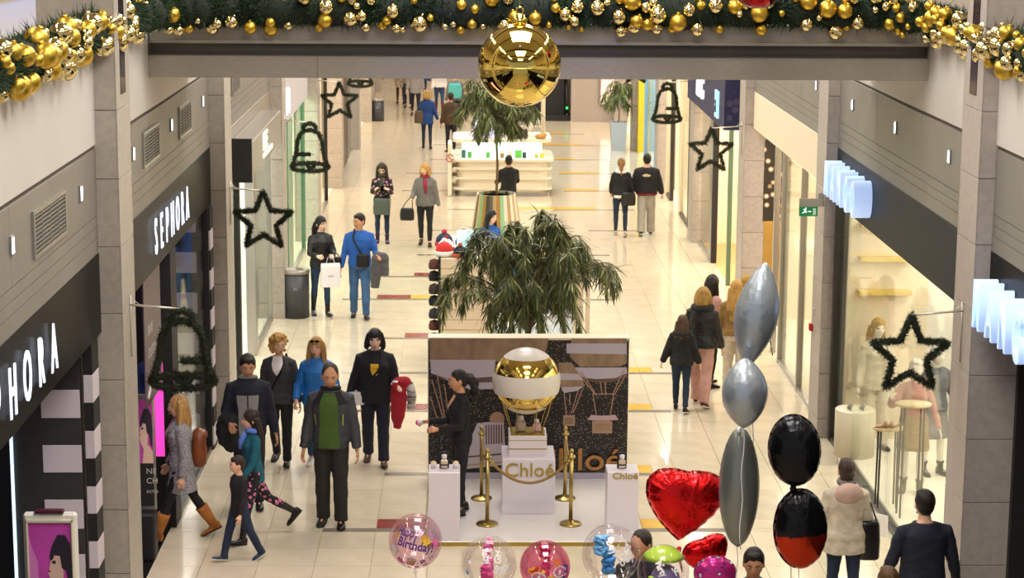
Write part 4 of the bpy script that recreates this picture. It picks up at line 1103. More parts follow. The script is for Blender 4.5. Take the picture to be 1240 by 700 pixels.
for k, (x_, y_, w, h, c_, nm) in enumerate(((.42, .6, .14, .6, '3f86c4', 'blue'), (.58, .6, .12, .5, 'e6eef2', 'white'), (.72, .6, .16, .62, '2f74b8', 'deep blue'), (1.02, .6, .12, .5, '8c2436', 'dark red'), (1.12, .6, .1, .5, 'e0c79a', 'beige'), (1.22, .6, .12, .62, '1f2440', 'navy'), (1.45, .6, .14, .85, '2f78c0', 'bright blue'), (.50, 1.9, .16, .6, 'd8e8ee', 'pale'), (.9, 1.9, .2, .55, '3a6fa8', 'mid blue'), (1.3, 1.9, .16, .6, 'b34a3a', 'rust'))):
    x_ = kx1 + (x_ - .32)
    tag(ob('scarf', cloth(w, h, k), mat('scarf_' + c_, c_, .8), None, (x_, ky + y_, 1.76)), '%s scarf hanging from the %s rail of the accessory kiosk' % (nm, 'front' if y_ < 1 else 'back'), 'scarf', 'scarves on the accessory kiosk')
hatc = [('1a1c22', 'black'), ('c9302c', 'red and white'), ('e9e4dc', 'white'), ('24304a', 'navy'), ('d8d2cc', 'grey')]
def hat(loc, c1, label, s=1, band=None):
    r = empty('knit_hat', loc, 0, label, 'hat')
    ob('crown', MB().lathe([(.12 * s, .0), (.125 * s, .06 * s), (.11 * s, .13 * s), (.06 * s, .18 * s), (0, .19 * s)], n=16), mat('hat_' + c1, c1, .9, bump=.4, bscale=60), r)
    ob('cuff', MB().lathe([(.125 * s, .0), (.135 * s, .02 * s), (.135 * s, .06 * s), (.125 * s, .07 * s)], n=16), mat('hat_' + (band or c1), band or c1, .9), r)
    ob('pompom', MB().ell((0, 0, .21 * s), .04 * s, 8, 6), mat('hat_' + (band or c1), band or c1, .9), r)
hat((kx0 + .06, ky + .25, kt), 'c9302c', 'red and white knit hat on the kiosk corner', 1.1, 'f0ebe4')
hat((kx0 + .30, ky + .12, kt), '1a1c22', 'black knit hat in front of the cyan kiosk sign', .9, 'c05a3c')
hat((kx0 + .08, ky + .65, kt), 'e9e4dc', 'white knit hat behind the red and white one', 1.0, '8a2430')
hat((kx0 + .05, ky + 1.1, kt), '24304a', 'navy knit hat farthest along the kiosk edge', 1.1, 'b83440')
hat((kx0 + .5, ky + .7, kt), '2a2a30', 'charcoal knit hat beside the cyan kiosk sign', 1.0, '4a7a9a')
hat((kx0 + .35, ky + 1.3, kt), '3b78a8', 'blue knit hat at the back of the kiosk top', 1.0)
for k in range(9):
    c_ = ['1d1d22', '3a2a24', '1d1d22', '5a3028', '24262c'][k % 5]
    tag(ob('hanging_hat', MB().lathe([(.0, .1), (.07, .07), (.09, 0), (.08, -.06), (0, -.07)], n=12), mat('hat_' + c_, c_, .9), None, (kx0 - .09, ky + .12 + .05 * (k % 2), .25 + k * .19)), 'dark hat hanging on the kiosk side, %s from the floor' % ['lowest', 'second', 'third', 'fourth', 'fifth', 'sixth', 'seventh', 'eighth', 'highest'][k], 'hat', 'dark hats on the kiosk side')

# ------------------------------------------------------------------ far end: escalator block, wall, lit poster
fe = empty('wall_back', (0, 0, 0), kind='structure')
ob('end_wall', B(1.25, 11, 70.5, 70.7, 0, 10.6), mat('far_wall', 'b9a999', .6), fe)
ob('end_wall', B(-9, 1.25, 96, 96.2, 0, 10.6), mat('far_wall_l', 'd8c8b0', .6), fe)
ob('side_return', B(1.15, 1.25, 70.5, 96, 0, 10.6), m_cream, fe)
ob('side_return', B(-3.9, -3.6, 68.2, 96, 0, 10.6), m_cream, fe)
for k in range(4): ob('pilaster', B(-3.6, -3.35, 72 + 6 * k, 72.7 + 6 * k, 0, 8), m_stone, fe)
ob('side_return', B(4.55 - 1.2, 5.5, 67.7, 67.9, 0, 4.5), mat('far_pilaster', 'a89c94', .5), fe)
e = empty('escalator', (2.6, 68.2, 0), 0, 'black escalator end with dark cladding at the far end of the hall', 'escalator')
ob('cladding', B(-1.3, .55, 0, 2.2, 0, 4.2), m_mblack, e); ob('base', B(-1.4, .75, -.3, 2.2, 0, .18), m_mblack, e)
for x_ in (-1.1, .62):
    ob('handrail', MB().tube([(x_, .6, .2), (x_, -.2, .3), (x_, -.35, .7), (x_, -.1, 1.0), (x_, 1.8, 2.4)], .05, 8), m_mblack, e)
    ob('balustrade', MB().prism([(0, .15), (2, .15), (2, 2.3), (.2, .95)], .03, Matrix.Translation((x_, -.1, 0)) @ Matrix(((0, 0, 1, 0), (1, 0, 0, 0), (0, 1, 0, 0), (0, 0, 0, 1)))), m_frame, e)
ob('red_lamp', MB().ell((-1.1, -.42, .45), .04, 8, 6), mat('red_lamp', 'ff2a3a', .5, emit=2), e)
ob('green_lamp', MB().ell((.62, -.42, .45), .04, 8, 6), mat('green_lamp', '2aff5a', .5, emit=2), e)
pp = PY(746, 120, 67.6)
lp = empty('light_poster', (pp.x, 67.6, 0), 0, 'bright lit poster panel behind the tall planter', 'poster')
ob('panel', B(-.55, .55, 0, .08, .55, 3.2, .01), m_frame, lp); ob('lit_print', B(-.5, .5, -.006, 0, .6, 3.1), mat('lit_print', 'f2dcd4', .4, emit=.9, col2='d86a50', scale=1.5), lp)

# ------------------------------------------------------------------ balloons
m_bub = glass('clear_bubble', 'fdfafc', .05, .03)
def stringb(r, z0, L_=1.6):
    ob('ribbon', MB().tube([(0.01 * math.sin(k * 1.3), 0.01 * math.cos(k), z0 - L_ * k / 10) for k in range(11)], .004, 5), mat('ribbon_white', 'e6dfe2', .5), r)
def knot(r, z0, m):
    ob('knot', MB().lathe([(.012, z0 + .03), (.008, z0), (.02, z0 - .05), (0, z0 - .05)], n=10), m, r)
def on_sphere(R_, u, v): # u right, v up in radians, front towards -Y
    return Vector((R_ * math.sin(u) * math.cos(v), -R_ * math.cos(u) * math.cos(v), R_ * math.sin(v)))
def sticker(r, nm, R_, u0, v0, pts, m):
    """flat print shape wrapped on the balloon skin"""
    q = MB(); n = len(pts)
    vs = [on_sphere(R_ * 1.004, u0 + a, v0 + b) for a, b in pts] + [on_sphere(R_ * 1.004, u0, v0)]
    q.add(vs, [(i, (i + 1) % n, n) for i in range(n)]); return ob(nm, q, m, r)
def starpts(s, n=5, k=.45): return [((s if i % 2 == 0 else s * k) * math.cos(PI / 2 + PI * i / n), (s if i % 2 == 0 else s * k) * math.sin(PI / 2 + PI * i / n)) for i in range(2 * n)]
def circ(s, n=14, kx=1): return [(s * kx * math.cos(2 * PI * i / n), s * math.sin(2 * PI * i / n)) for i in range(n)]
def stext(r, body, size, R_, u0, v0, m, rot=0, sx=1):
    Mr = Matrix.Rotation(rot, 4, 'Z')
    def wrap(c):
        return on_sphere(R_ * 1.006, u0 + c.x / R_, v0 + c.y / R_)
    return text('print_lettering', body, size, 0, Mr, m, r, sx, 'CENTER', .003, wrap)
mP = {k: mat('print_' + k, v, .4) for k, v in dict(pink='e86fa8', hotpink='e03a8c', lilac='b79ad8', purple='5b2f86', yellow='f0c63c', white='f6f0f2', sky='6db6ea', blue='2f8fd6', green='a8c93a', orange='f0a040', brown='5a2a22', peach='f3cfc0', lav='9a8cc8').items()}
def bubble(px, py, y, Rr, label, tint=None):
    p = PY(px, py, y)
    r = empty('bubble_balloon', p, 0, label, 'balloon', 'clear and printed balloons of the seller')
    ob('skin', MB().ell((0, 0, 0), (Rr, Rr, Rr * 1.04), 40, 26), tint or m_bub, r)
    knot(r, -Rr * 1.04, m_bub); stringb(r, -Rr * 1.08)
    return r
yb_ = 16.4
R1 = 33 * yb_ / F_PX * 1.02
def feather(r, c, R_, m, seed, n=34):
    g = random.Random(seed); q = MB()
    for k in range(n):
        a = g.random() * 6.28; t = g.uniform(-1, 1)
        p0 = Vector(c) + Vector((math.cos(a) * R_[0] * .35, math.sin(a) * R_[0] * .35, t * R_[1]))
        q.ell(p0, (R_[0] * g.uniform(.35, .6), R_[0] * g.uniform(.3, .5), R_[1] * g.uniform(.15, .3)), 8, 5, M=Matrix.Rotation(g.uniform(-.8, .8), 3, 'Y'))
    ob('ruffled_filling', q, m, r)
# 1 happy birthday
r = bubble(503, 655, yb_, R1, 'clear pink printed balloon with Happy Birthday lettering, leftmost', glass('pinkish_bubble', 'f8e4ee', .08, .05))
stext(r, 'Happy', .10, R1, -.35, .46, mP['purple'], -.1, .85); stext(r, 'Birthday!', .105, R1, .0, -.04, mP['purple'], -.22, .85)
for u, v, s, k in ((.42, .28, .24, 'yellow'), (.2, .62, .2, 'white'), (-.35, .7, .16, 'lilac'), (.85, .12, .2, 'pink'), (-.95, -.1, .2, 'white'), (-.8, .5, .12, 'yellow'), (.75, -.4, .2, 'white'), (-.15, -.55, .26, 'white'), (-.12, -.66, .18, 'yellow'), (.35, -.6, .16, 'lilac'), (-.7, -.6, .22, 'pink'), (.1, -1.0, .2, 'lilac'), (.6, -.85, .18, 'pink'), (-.4, -1.05, .2, 'pink')):
    sticker(r, 'print_shape', R1, u, v, circ(s * .8, 12, 1.1) if k in ('white', 'lilac') else starpts(s, 6, .7), mP[k])
ob('print_rim', MB().tube([on_sphere(R1 * 1.004, -.12 + .27 * math.cos(a), -.62 + .16 * math.sin(a)) for a in [PI + PI * k / 10 for k in range(11)]], .004, 5), mP['brown'], r)
# 2 pink ribbon bubble
r = bubble(592, 683, yb_, 35 * yb_ / F_PX, 'clear bubble balloon with pink ruffled filling, second from left'); R2 = 35 * yb_ / F_PX
feather(r, (0, 0, .03), (.05, .17), mP['pink'], 3); feather(r, (-.02, .0, -.1), (.075, .08), mP['hotpink'], 4)
stext(r, 'Baby', .09, R2, -.25, .55, mP['white'], -1.2, .8); stext(r, 'Girl', .09, R2, .5, .5, mP['white'], 1.2, .8); stext(r, 'Baby', .1, R2, .55, .0, mP['white'], .2, .8)
for u, v in ((-.8, .3), (-.9, -.1), (-.7, -.5)): sticker(r, 'print_shape', R2, u, v, starpts(.13), mP['sky'] if v < 0 else mP['white'])
# 3 pink star balloon
r = bubble(660, 686, yb_, 32 * yb_ / F_PX, 'pink printed balloon with moon, stars and clouds, third from left', glass('pink_bubble', 'f6b4d0', .10, .08)); R3 = 32 * yb_ / F_PX
feather(r, (0, .02, .02), (.06, .15), mP['hotpink'], 6, 20)
sticker(r, 'print_moon', R3, -.55, .25, [(.32 * math.cos(a), .3 * math.sin(a)) for a in [-2.4 + 2.4 * k / 8 for k in range(9)]] + [(.2 * math.cos(a) - .08, .22 * math.sin(a) + .06) for a in [-.1 - 2.2 * k / 8 for k in range(9)]], mP['orange'])
for u, v, s, k in ((.5, .45, .22, 'yellow'), (-.1, .1, .12, 'yellow'), (.2, -.15, .14, 'yellow'), (-.3, -.15, .24, 'white'), (.6, .05, .24, 'white'), (-.35, -.45, .2, 'green'), (.35, -.45, .16, 'yellow')): sticker(r, 'print_shape', R3, u, v, starpts(s) if k != 'white' else circ(s, 12, 1.3), mP[k])
stext(r, 'B', .16, R3, .85, -.25, mP['purple'], -.2)
# 4 blue filled bubble
r = bubble(740, 671, 16.1, 37 * 16.1 / F_PX, 'clear bubble balloon with light blue ruffled filling and white lettering'); R4 = 37 * 16.1 / F_PX
feather(r, (-.08, 0, .08), (.085, .07), mP['sky'], 7); feather(r, (-.02, 0, -.08), (.075, .09), mP['blue'], 8)
stext(r, 'Boy', .1, R4, -.15, .5, mP['white'], -1.0, .8); stext(r, 'Baby', .09, R4, .6, .35, mP['white'], 1.1, .8); stext(r, 'boy', .12, R4, .55, 0, mP['white'], .5, .8)
# 5 green top, lilac filling
r = bubble(803, 692, 16.2, 33 * 16.2 / F_PX, 'clear bubble balloon with green top and lilac inner balloon'); R5 = 33 * 16.2 / F_PX
ob('inner_balloon', MB().ell((.02, 0, -.06), .12, 20, 14), mP['lav'], r)
q = MB(); q.rings([[on_sphere(R5 * 1.003, 2 * PI * j / 24, v) for j in range(24)] for v in (.62, .8, 1.0, 1.2, 1.4, 1.55)], cap=True); ob('green_cap', q, mP['green'], r)
stext(r, 'Party', .08, R5, -.3, .35, mP['white'], -1.0, .8); stext(r, 'joy', .09, R5, .55, .3, mP['white'], .6, .8)
q = MB().tube([on_sphere(R5 * 1.01, -.65 + .3 * k / 6, .02 + .03 * math.sin(k)) for k in range(7)], .012, 6); ob('print_stripe', q, mP['green'], r)

def foil(name, px, py, y, label, outline, thick, m, tilt=0, twist=0, pucker=.012, mats=None, selector=None):
    """inflated foil balloon: outline (closed) puffed into two pillows with puckered seam"""
    p = PY(px, py, y); r = empty(name, p, twist, label, 'balloon')
    n = len(outline); Rt = Matrix.Rotation(tilt, 3, 'Y'); q = MB(); LV = 14
    cx_ = sum(a for a, b in outline) / n; cy_ = sum(b for a, b in outline) / n
    for sgn in (-1, 1):
        rs = []
        for i in range(LV + 1):
            t = math.sin(i / LV * PI / 2) ; rr = 1 - (1 - t) if True else t
            rr = 1 - i / LV
            hgt = thick * math.sqrt(max(0, 1 - rr ** 2.6))
            ring = []
            for j, (a, b) in enumerate(outline):
                w = pucker * math.sin(j * PI) * 0 + pucker * (rr ** 6) * math.sin(j * 2.2) + pucker * .5 * (rr ** 3) * math.sin(j * 1.1 + 1)
                ring.append(Rt @ Vector((cx_ + (a - cx_) * rr * (1 + .02 * w), sgn * (hgt + w * .5), cy_ + (b - cy_) * rr)))
            rs.append(ring)
        if sgn > 0: rs = rs[::-1]
        q.rings(rs)
    o = ob('foil_body', q, mats or m, r)
    if selector:
        for pl_ in o.data.polygons: pl_.material_index = selector(pl_.center)
    return r
def heart(s, n=90, kx=1):
    out = []
    for k in range(n):
        t = 2 * PI * k / n
        x = 16 * math.copysign(abs(math.sin(t)) ** 2.1, math.sin(t)); z = 14.5 * math.cos(t) - 3.4 * math.cos(2 * t) - .9 * math.cos(3 * t)
        out.append((x / 17 * s * kx, (z + 1.5) / 17 * s))
    return out
m_rf = mat('red_foil', 'ee2226', .2, metal=.9, bump=.6, bscale=9)
m_sf = mat('silver_foil', 'aeb8c2', .3, metal=.7, bump=.35, bscale=14)
m_bf = mat('black_foil', '191a1d', .2, metal=.6, bump=.6, bscale=11)
m_pkf = dots('pink_print_foil', 'c72f86', 'f4e6ee', 16, .28, .2, '5a2f8a', .5)
r = foil('heart_balloon', 828, 607, 16.6, 'large red foil heart balloon', heart(.375, kx=.98), .17, m_rf, .14, .15, .03)
ob('tail', MB().tube([(-.03, 0, -.40), (-.03, 0, -.48), (.0, 0, -.62)], [.02, .012, .006], 8), m_rf, r)
r = foil('heart_balloon', 856, 672, 16.9, 'smaller red foil heart balloon below the large one', heart(.22), .09, m_rf, -.3, .2)
r = foil('round_balloon', 866, 694, 16.3, 'pink round foil balloon with small white prints, bottom edge', [(.18 * math.cos(2 * PI * k / 60), .15 * math.sin(2 * PI * k / 60)) for k in range(60)], .10, m_pkf)
def spindle(px0, py0, px1, py1, y, rad, label, m, k=.8, extra=None):
    a = PY(px0, py0, y); b = PY(px1, py1, y); c = (a + b) / 2; d = b - a; L_ = d.length
    r = empty('foil_balloon', c, 0, label, 'balloon', 'long silver foil balloons')
    Q = Vector((0, 0, 1)).rotation_difference(d.normalized()).to_matrix(); rs = []; N = 26
    for i in range(N + 1):
        t = i / N; z = (t - .5) * L_; rr = rad * max(.02, math.sin(PI * min(.999, max(.001, t)) ) ** k) * (1 - .015 * (i % 2))
        rs.append([Q @ Vector((rr * math.cos(2 * PI * j / 28), rr * .8 * math.sin(2 * PI * j / 28), z)) for j in range(28)])
    ob('foil_body', MB().rings(rs), m, r)
    stringb(r, -L_ / 2, 1.0)
    ob('seam', MB().tube([Q @ Vector((rad * 1.01 * max(.02, math.sin(PI * min(.999, max(.001, i / N))) ** k), 0, (i / N - .5) * L_)) for i in range(N + 1)], .004, 5), m, r)
    return r
ysb = 16.0
spindle(904, 444, 927, 318, ysb, 27 * ysb / F_PX, 'long pointed silver foil balloon rising above the others', m_sf, .75)
spindle(901, 518, 902, 434, ysb - .25, 28 * ysb / F_PX, 'plump silver foil balloon between the two long ones', m_sf, .62)
spindle(893, 662, 896, 517, ysb, 25.5 * ysb / F_PX, 'tall oval silver-grey foil balloon', mat('grey_foil', '8b908c', .28, metal=.7, bump=.3, bscale=12), .5)
r = foil('foil_balloon', 962, 545, 16.0, 'plain black oval foil balloon', [(.215 * math.cos(2 * PI * k / 60), .30 * math.sin(2 * PI * k / 60)) for k in range(60)], .15, m_bf, -.08, -.15, .02)
ob('neck', MB().lathe([(.02, -.29), (.03, -.33), (.01, -.36), (0, -.36)], n=12), m_bf, r); stringb(r, -.34, 1.3)
r = foil('foil_balloon', 969, 640, 16.0, 'black and red two-tone oval foil balloon', [(.225 * math.cos(2 * PI * k / 60), .34 * math.sin(2 * PI * k / 60)) for k in range(60)], .15, m_bf, -.05, .1, .02, mats=[m_bf, mat('red_orange_foil', 'c23a1c', .16, metal=.85, bump=.2, bscale=7)], selector=lambda c: 1 if c.z < -.03 + .05 * c.x else 0)
stringb(r, -.34)

# ------------------------------------------------------------------ people
PEND = []
SK = dict(fair='e2b394', tan='c8936f', pale='efc7ae', plain='e9e2d8')
def skinmat(k): return mat('skin_' + k, SK[k], .5, spec=.35)
def head_mb(mb, c, Rh, s=1, female=False):
    n, m = 32, 26; rs = []
    for i in range(m + 1):
        a = -PI / 2 + PI * (i + (.02 if i == 0 else (-.02 if i == m else 0))) / m
        ring = []
        for j in range(n):
            th = 2 * PI * j / n
            x, y, z = math.cos(a) * math.cos(th), math.cos(a) * math.sin(th), math.sin(a)
            px, py, pz = x * .074, y * .094, z * .118
            if z < 0:
                px *= 1 - (.36 if not female else .42) * (-z) ** 1.4
                if y < 0: py *= 1 - .45 * (-z)
                else: py *= 1 - .05 * (-z)
            if y > 0: py *= 1 - .06 * (1 - abs(x))
            if y > .1:
                G = lambda u, w: math.exp(-(u / w) ** 2)
                py += .021 * G(px, .012) * G(pz + .024, .017) + .011 * G(px, .010) * G(pz - .004, .022)
                py -= .009 * G(abs(px) - .031, .014) * G(pz - .010, .012)
                py += .005 * G(abs(px) - .028, .02) * G(pz - .031, .010)
                py += .006 * G(px, .022) * G(pz + .060, .010) + .007 * G(px, .018) * G(pz + .098, .014)
                py += .004 * G(abs(px) - .04, .018) * G(pz + .028, .02)
            ring.append(c + Rh @ (Vector((px, py, pz)) * s))
        rs.append(ring)
    mb.rings(rs)
    for sx in (-1, 1):
        mb.ell(c + Rh @ (Vector((sx * .074, -.008, -.004)) * s), (.010 * s, .019 * s, .031 * s), 10, 8, M=Rh)
def hand_mb(mb, w, d, palm, side, s=1, curl=.5, spread=.12):
    """w wrist, d forearm direction, palm = direction the palm faces"""
    d = d.normalized(); n = (palm - d * palm.dot(d)); n = n.normalized() if n.length > .01 else d.orthogonal().normalized()
    l = d.cross(n).normalized()   # lateral axis
    th = -side * 1.0
    # thumb side: choose l so that it points to the thumb
    tl = l if (side > 0) else -l
    rs = []
    for t, wd, tk in ((-.01, .024, .019), (.02, .032, .017), (.055, .040, .015), (.088, .041, .012)):
        c = w + d * (t * s)
        rs.append([c + l * (wd * s * math.cos(2 * PI * k / 12)) + n * (tk * s * math.sin(2 * PI * k / 12)) for k in range(12)])
    mb.rings(rs)
    for q, (off, ln) in enumerate(((.030, .070), (.010, .080), (-.010, .074), (-.030, .058))):
        p = w + d * (.084 * s) + tl * (off * s); dd = (d + tl * (off * spread * 8)).normalized(); pts = [p - d * .01 * s]; rad = [.0095 * s]
        for k in range(3):
            ang = curl * (.55 if k == 0 else .8)
            ax = dd.cross(n).normalized(); dd = (Matrix.Rotation(ang, 3, ax) @ dd).normalized()
            p = p + dd * (ln * s * (.42, .32, .26)[k]); pts.append(p); rad.append((.0088, .0080, .0062)[k] * s)
        mb.tube(pts, rad, 7)
    p = w + d * (.025 * s) + tl * (.022 * s); dd = (d * .75 + tl * .75 + n * .25).normalized(); pts = [p]; rad = [.013 * s]
    for k in range(2):
        p = p + dd * (.036 * s); pts.append(p); rad.append((.0105, .0085)[k] * s); dd = (dd + d * .35 + n * .3 * curl - tl * .2).normalized()
    mb.tube(pts, rad, 7)
TM = [(.80, .120, .100, 0), (.86, .160, .112, 0), (.94, .170, .116, 0), (1.02, .158, .108, 0), (1.12, .153, .104, 0), (1.24, .168, .116, .004), (1.33, .168, .118, .0), (1.39, .132, .098, -.008), (1.43, .088, .074, -.012), (1.48, .058, .058, -.012)]
TF = [(.80, .120, .100, 0), (.86, .165, .116, -.006), (.93, .174, .120, -.006), (1.02, .146, .102, 0), (1.10, .128, .092, .004), (1.20, .143, .108, .010), (1.29, .146, .122, .014), (1.37, .118, .094, -.002), (1.42, .078, .068, -.01), (1.48, .050, .052, -.01)]
def lerp_ring(T, z):
    if z <= T[0][0]: return T[0][1:]
    for a, b in zip(T, T[1:]):
        if a[0] <= z <= b[0]:
            t = (z - a[0]) / (b[0] - a[0]); return tuple(a[i] + (b[i] - a[i]) * t for i in (1, 2, 3))
    return T[-1][1:]
def person(label, at, yaw, h=1.72, fem=False, skin='fair', wd=1.0, legs=(0, 0, 0, 0), armL=(0, .12, .15, 0), armR=(0, .12, .15, 0), head=(0, 0), lean=0,
           top=None, bottom=None, shoe=None, hair=None, vox=.012, group=None, zbase=0, sit=False, face=True, name='person', curl=.5, noarms=False):
    """local frame: +Y is the way the person faces, -X their left hand side... right is +X. legs = (hipL,kneeL,hipR,kneeR)"""
    s = h / 1.75
    T = TF if fem else TM
    root = empty(name, (at[0], at[1], zbase), math.radians(yaw), label, 'person', group)
    V = lambda x, y, z: Vector((x, y, z)) * s
    rot = lambda a: Matrix.Rotation(a, 3, 'X')
    hipx = .088 if not fem else .092
    Rl = rot(-lean)
    J = {}
    # legs
    lows = []
    for side, k in ((-1, 0), (1, 2)):
        hip = V(side * hipx, 0, .90); a = legs[k]; b = legs[k + 1]
        d1 = rot(a) @ Vector((side * .02, 0, -1)); d1.normalize(); kn = hip + d1 * .43 * s
        d2 = rot(a - b) @ Vector((side * .01, 0, -1)); d2.normalize(); an = kn + d2 * .40 * s
        J['hip', side], J['kn', side], J['an', side] = hip, kn, an
        pitch = a - b
        fp = max(-1.0, min(.35, pitch)) if not sit else 0   # foot pitch: heel up when the shin swings back
        fd = rot(fp * .8) @ Vector((side * .12, 1, 0)); J['fd', side] = fd.normalized()
        J['fp', side] = fp * .8
        ft = rot(fp * .8)
        for q in (Vector((0, -.05, -.075)), Vector((0, .19, -.075))): lows.append((an + (ft @ q) * s).z)
    dz = -min(lows)
    off = Vector((0, 0, dz))
    for k in list(J):
        if k[0] in ('hip', 'kn', 'an'): J[k] = J[k] + off
    piv = V(0, 0, .95) + off
    def U(v): return piv + Rl @ (v + off - piv)     # torso points with lean
    shx = (.180 if not fem else .152) * wd
    for side, arm in ((-1, armL), (1, armR)):
        fl, ab, el, inn = arm
        ab += .08
        sh = U(V(side * shx, -.005, 1.358))
        u = Rl @ Vector((side * math.sin(ab), math.sin(fl) * math.cos(ab), -math.cos(fl) * math.cos(ab))).normalized()
        elb = sh + u * .285 * s
        f_ = (rot(el) @ u); f_ = (f_ + Vector((-side * inn, 0, 0))).normalized()
        wr = elb + f_ * .245 * s
        J['sh', side], J['el', side], J['wr', side], J['fa', side] = sh, elb, wr, f_
    J['U'] = U; J['s'] = s; J['T'] = T; J['wd'] = wd; J['dz'] = dz; J['Rl'] = Rl; J['fem'] = fem
    hy, hp = head
    Rh = Rl @ Matrix.Rotation(hy, 3, 'Z') @ rot(-hp)
    hc = U(V(0, .024, 1.610)) + Rl @ (Vector((math.sin(-hy) * .01, math.sin(hp) * .03, -abs(math.sin(hp)) * .012)) * s)
    J['hc'], J['Rh'] = hc, Rh
    hs = s * (1.13 if h > 1.45 else 1.13 + (1.45 - h) * .40)
    J['hs'] = hs
    sm = skinmat(skin)
    # body
    bb = MB(); n = 16
    def torso(mb, T, t, z0, z1, flare=0, zc=None, sup=2.3, step=.035):
        rs = []; z = z0
        while z <= z1 + 1e-6:
            w, d, yo = lerp_ring(T, max(z, .86)); ex = 0
            if z < .86: ex = flare * (.86 - z)
            w = (w * wd + t + ex); d = (d * (.6 + .4 * wd) + t + ex)
            ring = []
            for k in range(20):
                a = 2 * PI * k / 20; ca, sa = math.cos(a), math.sin(a)
                ring.append(U(V(w * math.copysign(abs(ca) ** (2 / sup), ca), yo + d * math.copysign(abs(sa) ** (2 / sup), sa), z)))
            rs.append(ring); z += step
        mb.rings(rs)
    J['torso'] = torso
    torso(bb, T, -.012, .83, 1.47)
    bb.tube([U(V(0, -.012, 1.42)), U(V(0, 0, 1.50)), hc - Rh @ (Vector((0, .012, .06)) * s)], [.062 * s, (.052 if fem else .058) * s, (.048 if fem else .056) * s], 14)
    for side in (-1, 1):
        sh, el_, wr = J['sh', side], J['el', side], J['wr', side]
        if not noarms: bb.tube([sh - (sh - U(V(0, 0, 1.39))) * .35, sh, sh.lerp(el_, .5), el_, el_.lerp(wr, .4), wr, wr + J['fa', side] * .03 * s], [.036 * s, .047 * s, .043 * s, .038 * s, .037 * s, .026 * s, .024 * s], 12)
        hip, kn, an = J['hip', side], J['kn', side], J['an', side]
        bb.tube([hip + Vector((0, 0, .04 * s)), hip.lerp(kn, .3), kn, kn.lerp(an, .35), an, an + J['fd', side] * .02], [.085 * s, .076 * s, .052 * s, .052 * s, .034 * s, .034 * s], 12)
        ft = Matrix.Rotation(J['fp', side], 3, 'X')
        bb.tube([an, an + ft @ Vector((0, .02, -.04)) * s, an + ft @ Vector((side * .01, .13, -.055)) * s], [.034 * s, .036 * s, .022 * s], 10)
    extra = MB(); head_mb(extra, hc, Rh, hs, fem)
    if not noarms:
        for side in (-1, 1):
            pl_ = Vector((-side, 0.2, 0)) if abs(J['fa', side].y) < .5 else Vector((-side * .6, 0, -.6))
            cu = curl if not isinstance(curl, tuple) else curl[0 if side < 0 else 1]
            hand_mb(extra, J['wr', side] + J['fa', side] * .012 * s, J['fa', side], pl_, side, s * (.95 if fem else 1.02), cu)
    o = ob('body', bb, sm, root); PEND.append((o, max(vox, .014), 0, extra, 0))
    # face parts
    if face:
        hcf = lambda v: hc + Rh @ (Vector(v) * hs)
        brow = mat('brow_' + (hair[1] if hair else '2a1c14'), hair[1] if hair else '2a1c14', .8)
        for sx in (-1, 1):
            e = MB().ell(hcf((sx * .030, .080, .009)), (.0125 * hs, .008 * hs, .0065 * hs), 10, 6, 0, Rh).ell(hcf((sx * .030, .086, .009)), (.0058 * hs, .004 * hs, .0058 * hs), 8, 6, 1, Rh)
            ob('eye', e, [mat('eye_white', 'd8cfc8', .3), mat('iris', '2a1a12', .3)], root)
            ob('eyebrow', MB().tube([hcf((sx * .014, .0905, .026)), hcf((sx * .030, .0895, .032)), hcf((sx * .047, .080, .027))], [.003 * hs, .0038 * hs, .002 * hs], 6), brow, root)
        ob('mouth', MB().ell(hcf((0, .0915, -.0585)), (.021 * hs, .006 * hs, .0042 * hs), 10, 6, 0, Rh).ell(hcf((0, .0915, -.0665)), (.017 * hs, .006 * hs, .0048 * hs), 10, 6, 0, Rh), mat('lips_f' if fem else 'lips_m', 'a8504c' if fem else '9a6250', .45), root)
    # bottom
    if bottom:
        m_, wide = bottom[0], bottom[1]
        mb = MB(); torso(mb, T, .006, .84, 1.03)
        for side in (-1, 1):
            hip, kn, an = J['hip', side], J['kn', side], J['an', side]
            end = an + (an - kn).normalized() * (.03 * s if wide > .008 else -.02 * s)
            mb.tube([hip + Vector((-side * .004, 0, .05 * s)), hip.lerp(kn, .25), hip.lerp(kn, .65), kn, kn.lerp(an, .35), kn.lerp(an, .75), end],
                    [(.092 + wide * .5) * s, (.088 + wide * .5) * s, (.070 + wide) * s, (.057 + wide) * s, (.057 + wide) * s, (.044 + wide * 1.3) * s, (.040 + wide * 1.6) * s], 14)
        o = ob('trousers', mb, m_, root); PEND.append((o, vox, .006 * s, None, 7))
